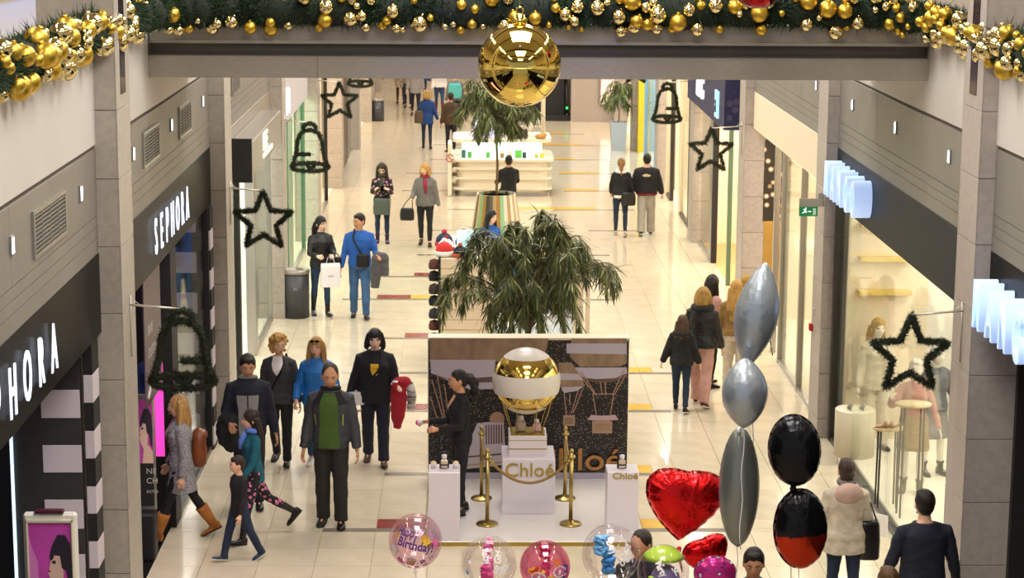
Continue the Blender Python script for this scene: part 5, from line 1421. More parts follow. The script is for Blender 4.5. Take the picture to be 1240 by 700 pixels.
    if shoe:
        kind, m_ = shoe
        for side in (-1, 1):
            an, kn = J['an', side], J['kn', side]; ft = Matrix.Rotation(J['fp', side], 3, 'X') ; ra = Matrix.Rotation(-side * .12, 3, 'Z')
            F = lambda v: an + ra @ (ft @ (Vector(v) * s))
            mb = MB(); rs = []
            hh = .0
            for (y_, w, z0, z1) in ((-.072, .012, -.06, -.02), (-.062, .030, -.074, .01), (-.02, .037, -.075, .025), (.03, .038, -.075, .0), (.09, .043, -.075, -.028), (.14, .042, -.075, -.036), (.18, .030, -.074, -.045), (.198, .010, -.07, -.055)):
                rs.append([F((math.copysign(abs(math.cos(2 * PI * k / 14)) ** .8, math.cos(2 * PI * k / 14)) * w, y_, (z0 + z1) / 2 + math.copysign(abs(math.sin(2 * PI * k / 14)) ** .6, math.sin(2 * PI * k / 14)) * (z1 - z0) / 2)) for k in range(14)])
            mb.rings(rs)
            if kind in ('boot', 'ugg', 'ankle'):
                L_ = .26 if kind != 'ankle' else .1
                f = 1.35 if kind == 'ugg' else 1.0
                dn = (kn - an).normalized()
                mb.tube([an - dn * .03 * s, an + dn * .06 * s, an + dn * L_ * .7 * s, an + dn * L_ * s], [.042 * s * f, .042 * s * f, .052 * s * f, .056 * s * f], 14)
            so = ob('boot' if kind in ('boot', 'ugg') else 'shoe', mb, m_, root)
            sl = MB(); rs = []
            for (y_, w) in ((-.074, .018), (-.05, .034), (.03, .040), (.10, .046), (.16, .042), (.20, .014)):
                rs.append([F((sx_ * w, y_, z_)) for sx_, z_ in ((-1, -.080), (1, -.080), (1, -.066), (-1, -.066))])
            sl.rings(rs, smooth=False); ob('sole', sl, mat('sole_white', 'd8d2c8', .6) if kind == 'sneaker' else m_mblack, so)
    # top garments
    if top:
        kind, m_, t, hem, flare = top[:5]
        mb = MB(); torso(mb, T, t, hem, 1.47, flare)
        if not noarms:
            for side in (-1, 1):
                sh, el_, wr = J['sh', side], J['el', side], J['wr', side]; inr = U(V(side * .085, -.008, 1.405))
                mb.tube([inr, sh, sh.lerp(el_, .35), el_, el_.lerp(wr, .5), wr + J['fa', side] * .005 * s], [(.040 + t * .5) * s, (.054 + t * .7) * s, (.050 + t * .7) * s, (.042 + t * .7) * s, (.038 + t * .7) * s, (.030 + t * .6) * s], 14)
        o = ob(kind, mb, m_, root); PEND.append((o, vox, (.008 if t > .01 else .004) * s, None, 9)); J['top_t'] = t
    if hair: hair_(root, J, hair, fem, vox)
    return root, J
def surf(J, t, th, z, o=.0):
    """point on the clothed torso surface; th measured from the front, positive to the person's right (+X)"""
    w, d, yo = lerp_ring(J['T'], max(z, .86)); s = J['s']; wd = J['wd']
    w = w * wd + t + o; d = d * (.6 + .4 * wd) + t + o; a = PI / 2 - th; ca, sa = math.cos(a), math.sin(a); e = 2 / 2.3
    return J['U'](Vector((w * math.copysign(abs(ca) ** e, ca), yo + d * math.copysign(abs(sa) ** e, sa), z)) * s)
def patch(root, J, name, m, t, poly, o=.004):
    """poly: list of rows (z, th0, th1) from bottom to top -> thin shell just proud of the garment"""
    q = MB(); rs = []; n = 8
    def interp(z):
        for a, b in zip(poly, poly[1:]):
            if a[0] <= z <= b[0]:
                f = (z - a[0]) / max(1e-6, b[0] - a[0]); return a[1] + (b[1] - a[1]) * f, a[2] + (b[2] - a[2]) * f
        return poly[-1][1:]
    z = poly[0][0]; N = max(2, int((poly[-1][0] - z) / .03))
    for sgn, oo in ((1, o), (-1, -.012)):
        rs = []
        for i in range(N + 1):
            zz = poly[0][0] + (poly[-1][0] - poly[0][0]) * i / N; a, b = interp(zz)
            rs.append([surf(J, t, a + (b - a) * k / n, zz, oo) for k in range(n + 1)])
        q.rings(rs if sgn > 0 else rs[::-1], close=False)
    return ob(name, q, m, root)
def collar(root, J, m, t, z=1.455, r=.075, thick=.02, name='collar'):
    s = J['s']; U = J['U']
    q = MB().tube([U(Vector((r * 1.08 * math.cos(a), -.008 + r * math.sin(a), z + .012 * math.cos(a * 1 + PI / 2 + PI))) * s) for a in [2 * PI * k / 20 for k in range(20)]], thick * s, 8, closed=True)
    return ob(name, q, m, root)
def hair_(root, J, hair, fem, vox):
    style, col = hair[0], hair[1]; col2 = hair[2] if len(hair) > 2 else None
    m_ = mat('hair_' + col, col, .42, var=.3 if not col2 else 0, scale=18, stretch=(3, 3, .25), bump=.5, bscale=50, col2=col2, spec=.4)
    hc, Rh, s = J['hc'], J['Rh'], J['hs']; H = lambda v: hc + Rh @ (Vector(v) * s)
    U = J['U']; g = random.Random(hash(col) % 97 if False else len(col) + int(col[:2], 16)); mb = MB()
    def E_(c, r): mb.ell(H(c), tuple(x * s for x in r), 16, 12, 0, Rh)
    if style in ('short', 'buzz'):
        k = 0 if style == 'buzz' else .006
        E_((0, -.018, .030), (.079 + k * .5, .094 + k, .094 + k)); E_((0, -.045, -.01), (.070, .058, .075))
        if style == 'short': E_((0, .035, .088), (.055, .045, .028))
    elif style in ('long', 'long_back', 'bob', 'wavy'):
        E_((0, -.012, .020), (.086, .100, .110)); E_((0, -.040, -.02), (.084, .072, .095))
        L_ = {'long': .26, 'long_back': .42, 'bob': .13, 'wavy': .28}[style]
        down = lambda p, l: p + Vector((0, 0, -l * s))
        if style == 'long_back':
            for k in range(7):
                a = (k - 3) / 3; p0 = H((a * .07, -.075 + abs(a) * .03, .02))
                mb.tube([p0, p0 + Rh @ (Vector((a * .01, -.022, -.10)) * s), down(p0, .24) + Vector((a * .015, -.045, 0)) * s, down(p0, L_) + Vector((a * .02, -.052 + g.uniform(-.01, .01), g.uniform(-.03, .03))) * s], [.034 * s, .038 * s, .036 * s, .014 * s], 10)
        else:
            for k in range(9):
                a = (k - 4) / 4; ang = a * 1.5
                p0 = H((math.sin(ang) * .078, -math.cos(ang) * .075 - .008, .01)); wv = (lambda i: .012 * math.sin(i * 2 + k)) if style == 'wavy' else (lambda i: 0)
                fx = math.sin(ang) * .012; fy = (-.03 if abs(a) < .7 else .012)
                mb.tube([H((math.sin(ang) * .062, -math.cos(ang) * .06, .07)), p0, down(p0, L_ * .45) + Vector((fx + wv(1), fy * .6, 0)) * s, down(p0, L_ * .8) + Vector((fx * 1.5 + wv(2), fy, 0)) * s, down(p0, L_ * g.uniform(.95, 1.12)) + Vector((fx * 1.2 + wv(3), fy, 0)) * s],
                        [.026 * s, .033 * s, .034 * s, .028 * s, .010 * s], 10)
    elif style in ('ponytail', 'ponytail_curly'):
        E_((0, -.014, .024), (.080, .097, .102)); E_((0, -.05, -.005), (.068, .055, .075))
        if style == 'ponytail':
            mb.tube([H((0, -.10, .03)), H((0, -.135, .02)), H((0, -.14, -.06)), H((0, -.12, -.16)), H((0, -.12, -.25))], [.02 * s, .028 * s, .032 * s, .028 * s, .008 * s], 10)
        else:
            for k in range(26):
                t = k / 25; c = H((g.uniform(-.03, .03), -.12 - .05 * math.sin(t * 3) + g.uniform(-.02, .02), .03 - .26 * t)); mb.ell(c, (.042 * s, .042 * s, .036 * s), 8, 6)
    elif style == 'curly':
        E_((0, -.014, .025), (.086, .098, .104))
        for k in range(110):
            a = g.uniform(0, 2 * PI); e_ = g.uniform(-.95, 1.5); x, y, z = math.cos(e_) * math.cos(a), math.cos(e_) * math.sin(a), math.sin(e_)
            if y > .25 and z < .55: continue
            mb.ell(H((x * .106, y * .112 - .014, z * .118 + .008)), tuple([g.uniform(.018, .027) * s] * 3), 7, 5)
    elif style == 'bald_crop':
        E_((0, -.020, .030), (.0805, .096, .097)); E_((0, -.045, -.01), (.070, .058, .075))
    o = ob('hair', mb, m_, root); PEND.append((o, .008 if vox < .014 else .012, .0035 if style != 'curly' else 0, None, 40))
def hcur(J, v): return J['hc'] + J['Rh'] @ (Vector(v) * J['hs'])
def strap(root, J, m, t, from_side, z_end, th_end, name='strap', wid=.016, back=True):
    """cross-body strap from the shoulder on from_side to the opposite hip, front and back"""
    q = MB(); 
    for sgn in ((1, -1) if back else (1,)):
        pts = []
        for i in range(13):
            f = i / 12; z = 1.47 + (z_end - 1.47) * f; th = (from_side * .75 * (1 - f) + (-from_side) * th_end * f)
            if sgn < 0: th = PI - th
            pts.append(surf(J, t, th, z, .012))
        q.tube(pts, [(wid * .35, wid)] * 13, 6)
    return ob(name, q, m, root)
def handbag(loc, w, h, d, m, label, strap_to=None, rz=0, name='handbag', round_=.03, group=None, strap_m=None):
    r = empty(name, loc, rz, label, 'bag')
    q = MB(); rs = []
    for z, k in ((-h, .86), (-h * .96, .98), (-h * .5, 1.02), (-.1 * h, .92), (0, .80)):
        rs.append([(math.copysign(abs(math.cos(a)) ** .5, math.cos(a)) * w / 2 * k, math.copysign(abs(math.sin(a)) ** .7, math.sin(a)) * d / 2 * (k if z > -h * .3 else 1), z) for a in [2 * PI * j / 20 for j in range(20)]])
    q.rings(rs); ob('bag_body', q, m, r)
    if strap_to is not None:
        Mi = Matrix.Rotation(-rz, 3, 'Z'); tgt = Mi @ (Vector(strap_to) - Vector(loc))
        for sy in (-1, 1):
            pts = cat([(-w * .36, sy * d * .2, -.03), tgt * .55 + Vector((-w * .22, sy * .012, 0)), tgt, tgt * .55 + Vector((w * .22, sy * .012, 0)), (w * .36, sy * d * .2, -.03)], 5)
            ob('bag_strap', MB().tube(pts, .008, 6), strap_m or m, r)
    return r
def worldp(root, p): return root.location + root.rotation_euler.to_matrix() @ Vector(p)

# fabrics
def fab(name, col, **k):
    a = dict(rough=.85, bump=.25, bscale=120, var=.08, scale=12); a.update(k); return mat(name, col, **a)
f_black = fab('black_cloth', '17171a'); f_black2 = fab('black_knit', '131315', bscale=60); f_navy = fab('navy_cloth', '1a1d2c'); f_jeans = fab('blue_denim', '2c4464', var=.25, scale=5)
f_jeans2 = fab('mid_denim', '3f6390', var=.25, scale=5); f_djeans = fab('dark_denim', '1b2a42', var=.2, scale=5); f_dark = fab('charcoal_trousers', '26241f'); f_tweed = fab('grey_tweed', '6d6a6e', col2='b4b0b4', scale=70, bump=.6)
f_bluej = fab('bright_blue_shell', '1a6fb8', rough=.5); f_green = fab('moss_green_knit', '3f5a1c', bscale=80); f_slate = fab('slate_shell', '34373c', rough=.6); f_bsweat = fab('royal_blue_knit', '1f57a6')
f_grey = fab('grey_knit', '6f6a68'); f_cgrey = fab('dark_grey_cardigan', '3c3a3c'); f_white = fab('white_cloth', 'e6e0da'); f_teal = fab('teal_knit', '0f5868'); f_pink = fab('dusty_pink_trousers', 'c99a8e')
f_tan = fab('tan_suede_jacket', '8a6a35', rough=.7); f_cream = fab('cream_parka', 'c9bda6', rough=.7, var=.12); f_lime = fab('lime_knit', '7f9a1c'); f_wtrou = fab('off_white_trousers', 'cfc2ae'); f_ctrous = fab('light_grey_trousers', 'a39c90')
f_floral = dots('floral_top', '1d1a20', 'b83a70', 14, .34, .8, 'd8a0a8'); f_leg = dots('floral_leggings', '17141a', 'c2437c', 17, .36, .8, 'e58ab0'); f_ugg = mat('ugg_suede', 'a8672a', .9, var=.15, scale=12, bump=.2)
f_bblue = fab('cobalt_coat', '1c3f78'); f_brown = fab('brown_jacket', '4a3722'); f_lshoe = mat('black_leather', '141314', .3); f_blsh = mat('blue_shoe', '1d3350', .5); f_wshoe = mat('white_shoe', 'd8d2ca', .5)
f_red = fab('red_cloth', 'a31a28'); f_scarfr = fab('crimson_scarf', '8f2038'); f_blsc = fab('blue_scarf', '5a7fd0'); f_bag = mat('brown_leather', '7a3d18', .4, var=.15, scale=6); f_blbag = mat('black_bag_leather', '161517', .3); f_gbag = mat('grey_bag_leather', '4e5650', .45)
f_grn_b = fab('teal_green_shirt', '1a5a48'); f_grycoat = fab('light_grey_coat', '8f8a86'); f_redboot = mat('oxblood_boot', '6a1a1c', .4)
SHOE_B = ('shoe', f_lshoe)
def at(px, py): p = FL(px, py); return (p.x, p.y)
def hp(px, top, h, yaw=0):
    """floor point for a head seen at px whose crown at height h shows in pixel row top"""
    r = ray(px, top); t = (h - CH) / r.z; p = CP + r * t; return (p.x, p.y)

# 1 woman in tweed coat
P_, J = person('woman in grey tweed coat and tan fur-lined boots walking left by the bell', at(222, 654), 100, 1.71, True, 'fair', legs=(.40, .08, -.34, .22), armL=(-.1, .12, .25, 0), armR=(.12, .14, .35, 0),
               head=(.1, .05), top=('coat', f_tweed, .030, .62, .12), bottom=(mat('black_leggings', '141316', .8), 0), shoe=('ugg', f_ugg), hair=('long', '8a6238', 'c69a5c'))
patch(P_, J, 'lapel', fab('pale_fur_lapel', 'a9adb8', bump=.8), .034, [(1.22, -.1, .12), (1.34, -.5, .5), (1.45, -.9, .9)], .012)
for k in range(3):
    for sx in (-1, 1): ob('button', MB().ell(surf(J, .03, sx * .28, 1.18 - k * .12, .008), (.013, .013, .013), 10, 6), f_black, P_)
bp_ = worldp(P_, J['U'](Vector((.02, -.205, 1.14)) * J['s']))
r = empty('backpack', bp_, P_.rotation_euler.z, 'brown leather backpack on the woman in the tweed coat', 'bag')
q = MB(); rs = [[(math.copysign(abs(math.cos(a)) ** .7, math.cos(a)) * .14 * k, math.sin(a) * .085 * k, z) for a in [2 * PI * j / 18 for j in range(18)]] for z, k in ((-.24, .7), (-.2, 1.02), (-.08, 1.1), (.08, .92), (.16, .7), (.19, .3))]
q.rings(rs); ob('bag_body', q, f_bag, r); ob('flap', MB().ell((0, -.03, .12), (.11, .075, .06), 14, 8), f_bag, r)
for sx in (-1, 1): strap(P_, J, f_bag, .034, sx * .55, 1.15, -.6 * 1, 'backpack_strap', .014, False)
# 2 boy
person('small boy in black hoodie and dark jeans, front left', at(291, 679), 122, 1.19, False, 'fair', legs=(-.34, .12, .34, .10), armL=(.1, .12, .25, 0), armR=(-.1, .12, .2, 0), head=(-.15, .05), wd=.82,
       top=('hoodie', f_black, .024, .78, 0), bottom=(f_djeans, .014), shoe=('sneaker', f_blsh), hair=('short', '2e2018'))
# 3 girl
P_, J = person('girl in teal top and pink flowered leggings behind the boy', at(308, 655), 112, 1.56, True, 'fair', legs=(.25, .05, -.55, .45), armL=(.2, .1, .5, .1), armR=(.15, .12, .4, .1), head=(.05, .0), wd=.92,
               top=('sweater', f_teal, .014, .80, 0), bottom=(f_leg, .0), shoe=('boot', f_lshoe), hair=('long_back', '2a1c16'))
collar(P_, J, f_blsc, 0, 1.47, .07, .036, 'scarf')
ob('scarf_end', MB().tube([surf(J, .02, 0, 1.44, .02), surf(J, .02, .05, 1.34, .02), surf(J, .02, .08, 1.24, .015)], [.03, .034, .02], 10), f_blsc, P_)
# 4 man in navy jacket
P_, J = person('dark-haired man in open navy jacket over a grey sweater, left group', at(303, 613), 184, 1.86, False, 'tan', legs=(.12, .1, -.12, .15), armL=(-.05, .14, .2, 0), armR=(.15, .16, 1.1, .45), head=(.08, .28),
               top=('jacket', f_navy, .034, .80, 0), bottom=(f_navy, .018), shoe=SHOE_B, hair=('short', '15110f'))
patch(P_, J, 'sweater_front', fab('pale_grey_knit', '8f8c8c'), .036, [(.82, -.45, .45), (1.30, -.55, .55)], .010)
patch(P_, J, 'sweater_yoke', f_navy, .036, [(1.30, -.55, .55), (1.45, -.45, .45)], .010)
patch(P_, J, 'zip', f_navy, .036, [(.82, -.02, .02), (1.42, -.02, .02)], .016)
collar(P_, J, fab('grey_collar', '7d7b78'), 0, 1.475, .085, .020)
wr = worldp(P_, J['el', 1].lerp(J['wr', 1], .5))
r = empty('folded_coat', wr, P_.rotation_euler.z, 'black coat folded over the arm of the man in the navy jacket', 'coat')
q = MB(); q.ell((0, .02, -.02), (.13, .10, .09), 16, 10); q.ell((-.02, 0, -.22), (.11, .075, .22), 14, 10); q.ell((.06, .02, -.15), (.09, .07, .2), 14, 10)
o = ob('coat_cloth', q, f_black, r); PEND.append((o, .014, .012, None, 8))
# 5 curly woman
P_, J = person('woman with curly blond hair in dark grey cardigan, left group', at(340, 562), 172, 1.70, True, 'fair', legs=(.10, .05, -.15, .25), armL=(.05, .15, .35, 0), armR=(0, .15, .25, 0), head=(.5, .1), wd=1.1,
               top=('cardigan', f_cgrey, .020, .82, 0), bottom=(f_black, .010), shoe=SHOE_B, hair=('curly', 'a87838', 'c79a50'))
patch(P_, J, 'white_top', f_white, .020, [(1.22, -.02, .02), (1.42, -.55, .55), (1.46, -.8, .8)], .012)
strap(P_, J, f_lshoe, .028, -1, .95, .5)
# 6 blue jacket woman
P_, J = person('woman in bright blue jacket with sunglasses on her hair, behind the man in green', at(385, 566), 176, 1.70, True, 'fair', legs=(.1, .05, -.1, .2), armL=(-.1, .25, .9, .3), armR=(0, .25, .9, .3), head=(-.1, .05),
               top=('jacket', f_bluej, .032, .84, 0), bottom=(f_jeans, .006), shoe=('sneaker', f_wshoe), hair=('long', '96703a', 'b98a4c'))
sgm = MB()
for sx in (-1, 1): sgm.ell(hcur(J, (sx * .03, .075, .088)), (.026, .014, .018), 10, 6, 0, J['Rh'])
sgm.tube([hcur(J, (-.085, -.02, .05)), hcur(J, (-.05, .07, .09)), hcur(J, (.05, .07, .09)), hcur(J, (.085, -.02, .05))], .004, 5)
o = ob('sunglasses', sgm, m_black, None); o.location = P_.location; o.rotation_euler = P_.rotation_euler; tag(o, 'black sunglasses pushed up on the hair of the woman in blue', 'sunglasses')
# 7 green man
P_, J = person('man in moss green sweater and open slate jacket, centre left', at(402, 636), 176, 1.93, False, 'tan', legs=(.05, .06, -.05, .08), armL=(.0, .13, .25, .05), armR=(.0, .13, .25, .05), head=(.15, .22),
               top=('jacket', f_slate, .032, .84, 0), bottom=(f_dark, .022), shoe=SHOE_B, hair=('bald_crop', '3a332c'))
patch(P_, J, 'sweater_front', f_green, .034, [(.86, -.50, .50), (1.30, -.42, .42), (1.44, -.42, .42)], .010)
patch(P_, J, 'yoke', f_black, .034, [(1.33, .44, 1.9), (1.45, .42, 1.9)], .005); patch(P_, J, 'yoke', f_black, .034, [(1.33, -1.9, -.44), (1.45, -1.9, -.42)], .005)
for th in (-.75, .75): patch(P_, J, 'lime_zip', mat('lime_zip', 'b8d41c', .5), .034, [(1.10, th - .03, th + .01), (1.22, th + .0, th + .05)], .010)
collar(P_, J, f_black, 0, 1.475, .085, .022); collar(P_, J, dots('check_shirt', 'c9c4bc', '7a7a80', 40, .3), 0, 1.50, .060, .012, 'shirt_collar')
# 8 woman black jacket, yellow print, red coat
P_, J = person('woman with black hair in black jacket over a yellow print shirt', at(455, 562), 180, 1.78, True, 'pale', legs=(.14, .05, -.16, .2), armL=(.15, .18, 1.35, .05), armR=(-.05, .22, .35, 0), head=(.05, .12), wd=1.18,
               top=('jacket', f_black, .030, .80, 0), bottom=(f_navy, .020), shoe=('shoe', mat('brown_white_shoe', '5e3a26', .5)), hair=('bob', '120f10'))
patch(P_, J, 'shirt_front', f_black2, .032, [(1.05, -.22, .22), (1.42, -.3, .3)], .008)
patch(P_, J, 'yellow_print', mat('yellow_print', 'e2bb1c', .7), .032, [(1.17, -.10, .08), (1.22, -.17, .17), (1.32, -.20, .20)], .014)
strap(P_, J, f_navy, .036, -1, .95, .6, wid=.02)
text('print_lettering', 'MV', .09, .001, Matrix.Translation(surf(J, .032, 0, 1.24, .02)) @ Matrix.Rotation(PI, 4, 'Z') @ MF((0.0, 0, 0)), mat('red_print', 'b02a20', .6), P_, 1, 'CENTER')
wr = worldp(P_, J['wr', -1]); L0 = wr
r = empty('red_coat', L0 + Vector((.03, .0, .02)), P_.rotation_euler.z, 'red coat with striped lining held over the arm of the black-haired woman', 'coat')
q = MB(); q.ell((-.02, .0, .03), (.12, .09, .07), 16, 10); q.tube([(.02, .02, 0), (.03, .02, -.2), (.04, .02, -.42), (.05, .0, -.58)], [(.05, .10), (.055, .11), (.06, .09), (.03, .05)], 14)
o = ob('coat_cloth', q, f_red, r); PEND.append((o, .013, .012, None, 9))
q = MB(); q.tube([(-.10, -.02, .02), (-.14, -.02, -.15), (-.13, -.02, -.34)], [(.06, .05), (.08, .06), (.05, .05)], 14)
o = ob('striped_lining', q, mat('striped_lining', '201c20', .8, col2='d8d2d0', scale=5, stretch=(1, 1, 6)), r); PEND.append((o, .013, .01, None, 9))
r = empty('paper_cup', L0 + Vector((-.04, -.10, .02)), 0, 'red and white paper cup in the hand of the black-haired woman', 'cup')
ob('cup', MB().lathe([(0, -.06), (.026, -.06), (.036, .05), (.030, .05), (0, .03)], n=16), f_red, r); ob('lid', MB().lathe([(.038, .045), (.038, .06), (0, .06)], n=16), m_wtile, r)
wr = worldp(P_, J['wr', 1])
handbag(wr + Vector((.10, -.02, .08)), .22, .17, .08, f_white, 'small white and black shoulder bag at the hip of the black-haired woman', None, 0, 'shoulder_bag')
tag(ob('hand_bag_strap', MB().box(-.06, .04, -.03, .03, -.17, .0, 0, .01), f_blbag, None, wr + Vector((.06, -.06, -.06))), 'small black pouch hanging below the white shoulder bag', 'bag')
# 9 leather jacket woman with white bag
P_, J = person('woman in black leather jacket carrying a white shopping bag', at(389, 382), 198, 1.75, True, 'pale', legs=(.08, .03, -.12, .1), armL=(.35, .12, 1.2, .5), armR=(.35, .12, 1.2, .5), head=(.45, .1), vox=.015,
               top=('jacket', mat('soft_black_leather', '19171a', .45, bump=.3, bscale=20), .022, .84, 0), bottom=(f_jeans, .0), shoe=('boot', f_lshoe), hair=('long_back', '14100f'))
wl = worldp(P_, J['wr', 1]); wl2 = worldp(P_, J['wr', -1]); mid = (wl + wl2) / 2
r = empty('shopping_bag', mid + Vector((.10, -.12, -.06)), math.radians(12), 'white paper shopping bag with faint script held by the woman in leather', 'bag')
q = MB(); q.rings([[(sx * w, sy * d, z) for sx, sy in ((-1, -1), (1, -1), (1, 1), (-1, 1))] for w, d, z in ((.165, .05, -.46), (.165, .05, -.1), (.16, .035, -.05))], smooth=False); ob('paper_bag', q, mat('bag_paper', 'e9e6ea', .5), r)
ob('script_mark', MB().tube([(-.05 + .012 * k, -.053, -.27 + .018 * math.sin(k * 2)) for k in range(9)], .004, 5), mat('script_grey', '77737a', .6), r)
for sy in (-1, 1): ob('handle', MB().tube([(-.07, sy * .02, -.05), (-.05, 0, .05), (.0, 0, .07), (.05, 0, .05), (.07, sy * .02, -.05)], .005, 5), m_wtile, r)
handbag(wl2 + Vector((.06, -.02, -.02)), .2, .2, .09, f_blbag, 'black handbag on the forearm of the woman in leather', wl2 + Vector((.02, 0, .06)))
# 10 blue sweater man
P_, J = person('man in royal blue sweater and jeans holding a grey coat', at(436, 385), 184, 1.83, False, 'tan', legs=(.12, .05, -.12, .12), armL=(.15, .18, 1.35, .1), armR=(.0, .14, .25, 0), head=(-.75, .1), vox=.015, wd=1.06,
               top=('sweater', f_bsweat, .016, .86, 0), bottom=(f_jeans2, .016), shoe=SHOE_B, hair=('short', '17120f'))
strap(P_, J, f_black, .026, 1, .98, .35, wid=.018)
ob('bag_body', B(-.11, .11, -.05, .05, -.1, .14, .03), f_black, P_, surf(J, .05, -.15, .96, .03)).rotation_euler = (0, 0, 0)
wr = worldp(P_, J['wr', -1])
r = empty('grey_coat', wr + Vector((.02, 0, -.02)), P_.rotation_euler.z, 'grey coat draped over the forearm of the man in the blue sweater', 'coat')
q = MB(); q.ell((-.02, 0, 0), (.14, .10, .10), 16, 10); q.tube([(.04, .0, 0), (.06, .0, -.2), (.08, .0, -.54)], [(.08, .09), (.09, .10), (.06, .07)], 14); q.tube([(-.06, .0, 0), (-.08, .0, -.2), (-.09, .0, -.32)], [(.08, .10), (.09, .09), (.06, .07)], 14)
o = ob('coat_cloth', q, fab('grey_coat_cloth', '4c4b4e'), r); PEND.append((o, .015, .014, None, 9))
# 11 floral woman with phone
P_, J = person('woman in flowered top and dark scarf looking at her phone', at(463, 294), 180, 1.72, True, 'pale', legs=(.03, .02, -.03, .03), armL=(.25, .1, 1.75, .45), armR=(.25, .1, 1.75, .45), head=(0, .5), vox=.017,
               top=('blouse', f_floral, .020, .84, 0), bottom=(f_djeans, 0), shoe=('ankle', fab('purple_shoe', '4a2350')), hair=('long', '2e1c14'))
collar(P_, J, fab('dark_scarf', '3b3a34', var=.3), 0, 1.46, .075, .04, 'scarf'); ob('scarf_end', MB().tube([surf(J, .02, 0, 1.42, .02), surf(J, .02, 0, 1.25, .03), surf(J, .02, 0, 1.08, .02)], [.045, .05, .03], 10), fab('dark_scarf', '3b3a34', var=.3), P_)
ob('sunglasses', MB().ell(hcur(J, (-.03, .088, .012)), (.022, .008, .016), 10, 6, 0, J['Rh']).ell(hcur(J, (.03, .088, .012)), (.022, .008, .016), 10, 6, 0, J['Rh']), m_black, P_)
c = worldp(P_, (J['wr', 1] + J['wr', -1]) / 2 + J['fa', 1] * .08)
tag(ob('phone', B(-.035, .035, -.006, .006, -.05, .06, .004), m_black, None, c), 'dark phone in the hands of the woman in the flowered top', 'phone')
handbag(worldp(P_, Vector((.0, .20, .98))), .36, .34, .12, f_gbag, 'large grey-green slouchy bag in front of the flowered-top woman', worldp(P_, J['el', -1]), 0, 'slouchy_bag')
# 12 grey sweater woman with red scarf
P_, J = person('blond woman in grey sweater and crimson scarf walking with a black handbag', at(515, 298), 176, 1.75, True, 'fair', legs=(.15, .05, -.18, .2), armL=(.0, .15, .2, 0), armR=(.15, .2, 1.1, .15), head=(-.45, .1), vox=.017, wd=1.08,
               top=('sweater', f_grey, .022, .84, 0), bottom=(f_black, .004), shoe=SHOE_B, hair=('bob', 'b98a4a'))
collar(P_, J, f_scarfr, 0, 1.46, .072, .036, 'scarf'); ob('scarf_end', MB().tube([surf(J, .02, 0, 1.42, .02), surf(J, .02, -.05, 1.3, .02), surf(J, .02, -.1, 1.12, .01)], [.04, .045, .025], 10), f_scarfr, P_)
wr = worldp(P_, J['wr', 1])
handbag(wr + Vector((-.08, -.03, -.18)), .30, .26, .12, f_blbag, 'black handbag on the arm of the woman in the grey sweater', wr + Vector((0, 0, .03)))
# 13 blue coat back
P_, J = person('woman in cobalt blue coat walking away, far left aisle', at(517, 180), 2, 1.70, True, 'fair', legs=(.1, .05, -.12, .12), armL=(0, .16, .2, 0), armR=(-.15, .25, .2, 0), vox=.022, face=False,
               top=('coat', f_bblue, .028, .72, .12), bottom=(f_djeans, 0), shoe=('boot', f_lshoe), hair=('bob', 'a88448'))
handbag(worldp(P_, J['el', -1]) + Vector((-.02, -.1, .05)), .26, .36, .14, fab('taupe_bag', '5a4a3a'), 'taupe shoulder bag of the woman in the cobalt coat', worldp(P_, J['sh', -1]))
# 14 couple on the right
P_, J = person('woman with ponytail in black jacket with pale hood, walking away', at(751, 286), -3, 1.70, True, 'fair', legs=(.08, .04, -.1, .1), armL=(.2, .12, .7, .2), armR=(0, .14, .3, 0), vox=.017, face=False,
               top=('jacket', f_black, .028, .88, 0), bottom=(f_djeans, 0), shoe=('sneaker', fab('beige_shoe', 'b0a48c')), hair=('ponytail', '8a6536'))
collar(P_, J, f_white, 0, 1.45, .10, .035, 'hood'); patch(P_, J, 'white_hem', f_white, .028, [(.86, 1.6, 4.0), (.92, 1.6, 4.0)], .006)
handbag(worldp(P_, Vector((.16, -.14, .98))), .32, .28, .12, f_blbag, 'black shoulder bag of the ponytailed woman', worldp(P_, J['sh', 1]))
P_, J = person('man in big black jacket with small emblem and light grey trousers, walking away', at(782, 285), -6, 1.78, False, 'fair', legs=(-.18, .15, .14, .05), armL=(0, .2, .3, 0), armR=(.1, .2, .5, .1), vox=.017, face=False, wd=1.08,
               top=('jacket', f_black, .05, .86, 0), bottom=(f_ctrous, .036), shoe=('sneaker', f_black), hair=('short', '1c1613'))
patch(P_, J, 'emblem', mat('emblem_cream', 'c9b79a', .6), .052, [(1.27, 2.95, 3.35), (1.30, 2.8, 3.5), (1.33, 3.1, 3.25)], .012); patch(P_, J, 'red_hem_line', f_red, .05, [(.88, 1.6, 4.7), (.90, 1.6, 4.7)], .008)
# 15 group on the right
P_, J = person('girl with long brown hair in black padded jacket and jeans, right', at(824, 499), -14, 1.40, True, 'fair', legs=(.15, .05, -.12, .15), armL=(0, .3, .3, 0), armR=(.1, .2, .3, 0), wd=1.0, face=False,
               top=('padded_jacket', f_black, .045, .84, 0), bottom=(f_djeans, .006), shoe=('sneaker', f_black), hair=('long_back', '4a3220'))
collar(P_, J, f_black, 0, 1.43, .12, .04, 'hood')
P_, J = person('woman in black puffer jacket and dusty pink trousers, seen from behind', at(848, 492), -20, 1.74, True, 'fair', legs=(.2, .05, -.14, .25), armL=(0, .14, .15, 0), armR=(.05, .14, .35, .05), wd=1.08, face=False,
               top=('puffer_jacket', mat('puffer_black', '1a181a', .45, bump=.2, bscale=10), .042, .86, 0), bottom=(f_pink, .022), shoe=('sneaker', fab('maroon_shoe', '5a2a2c')), hair=('bob', '8a6630', 'b08a44'))
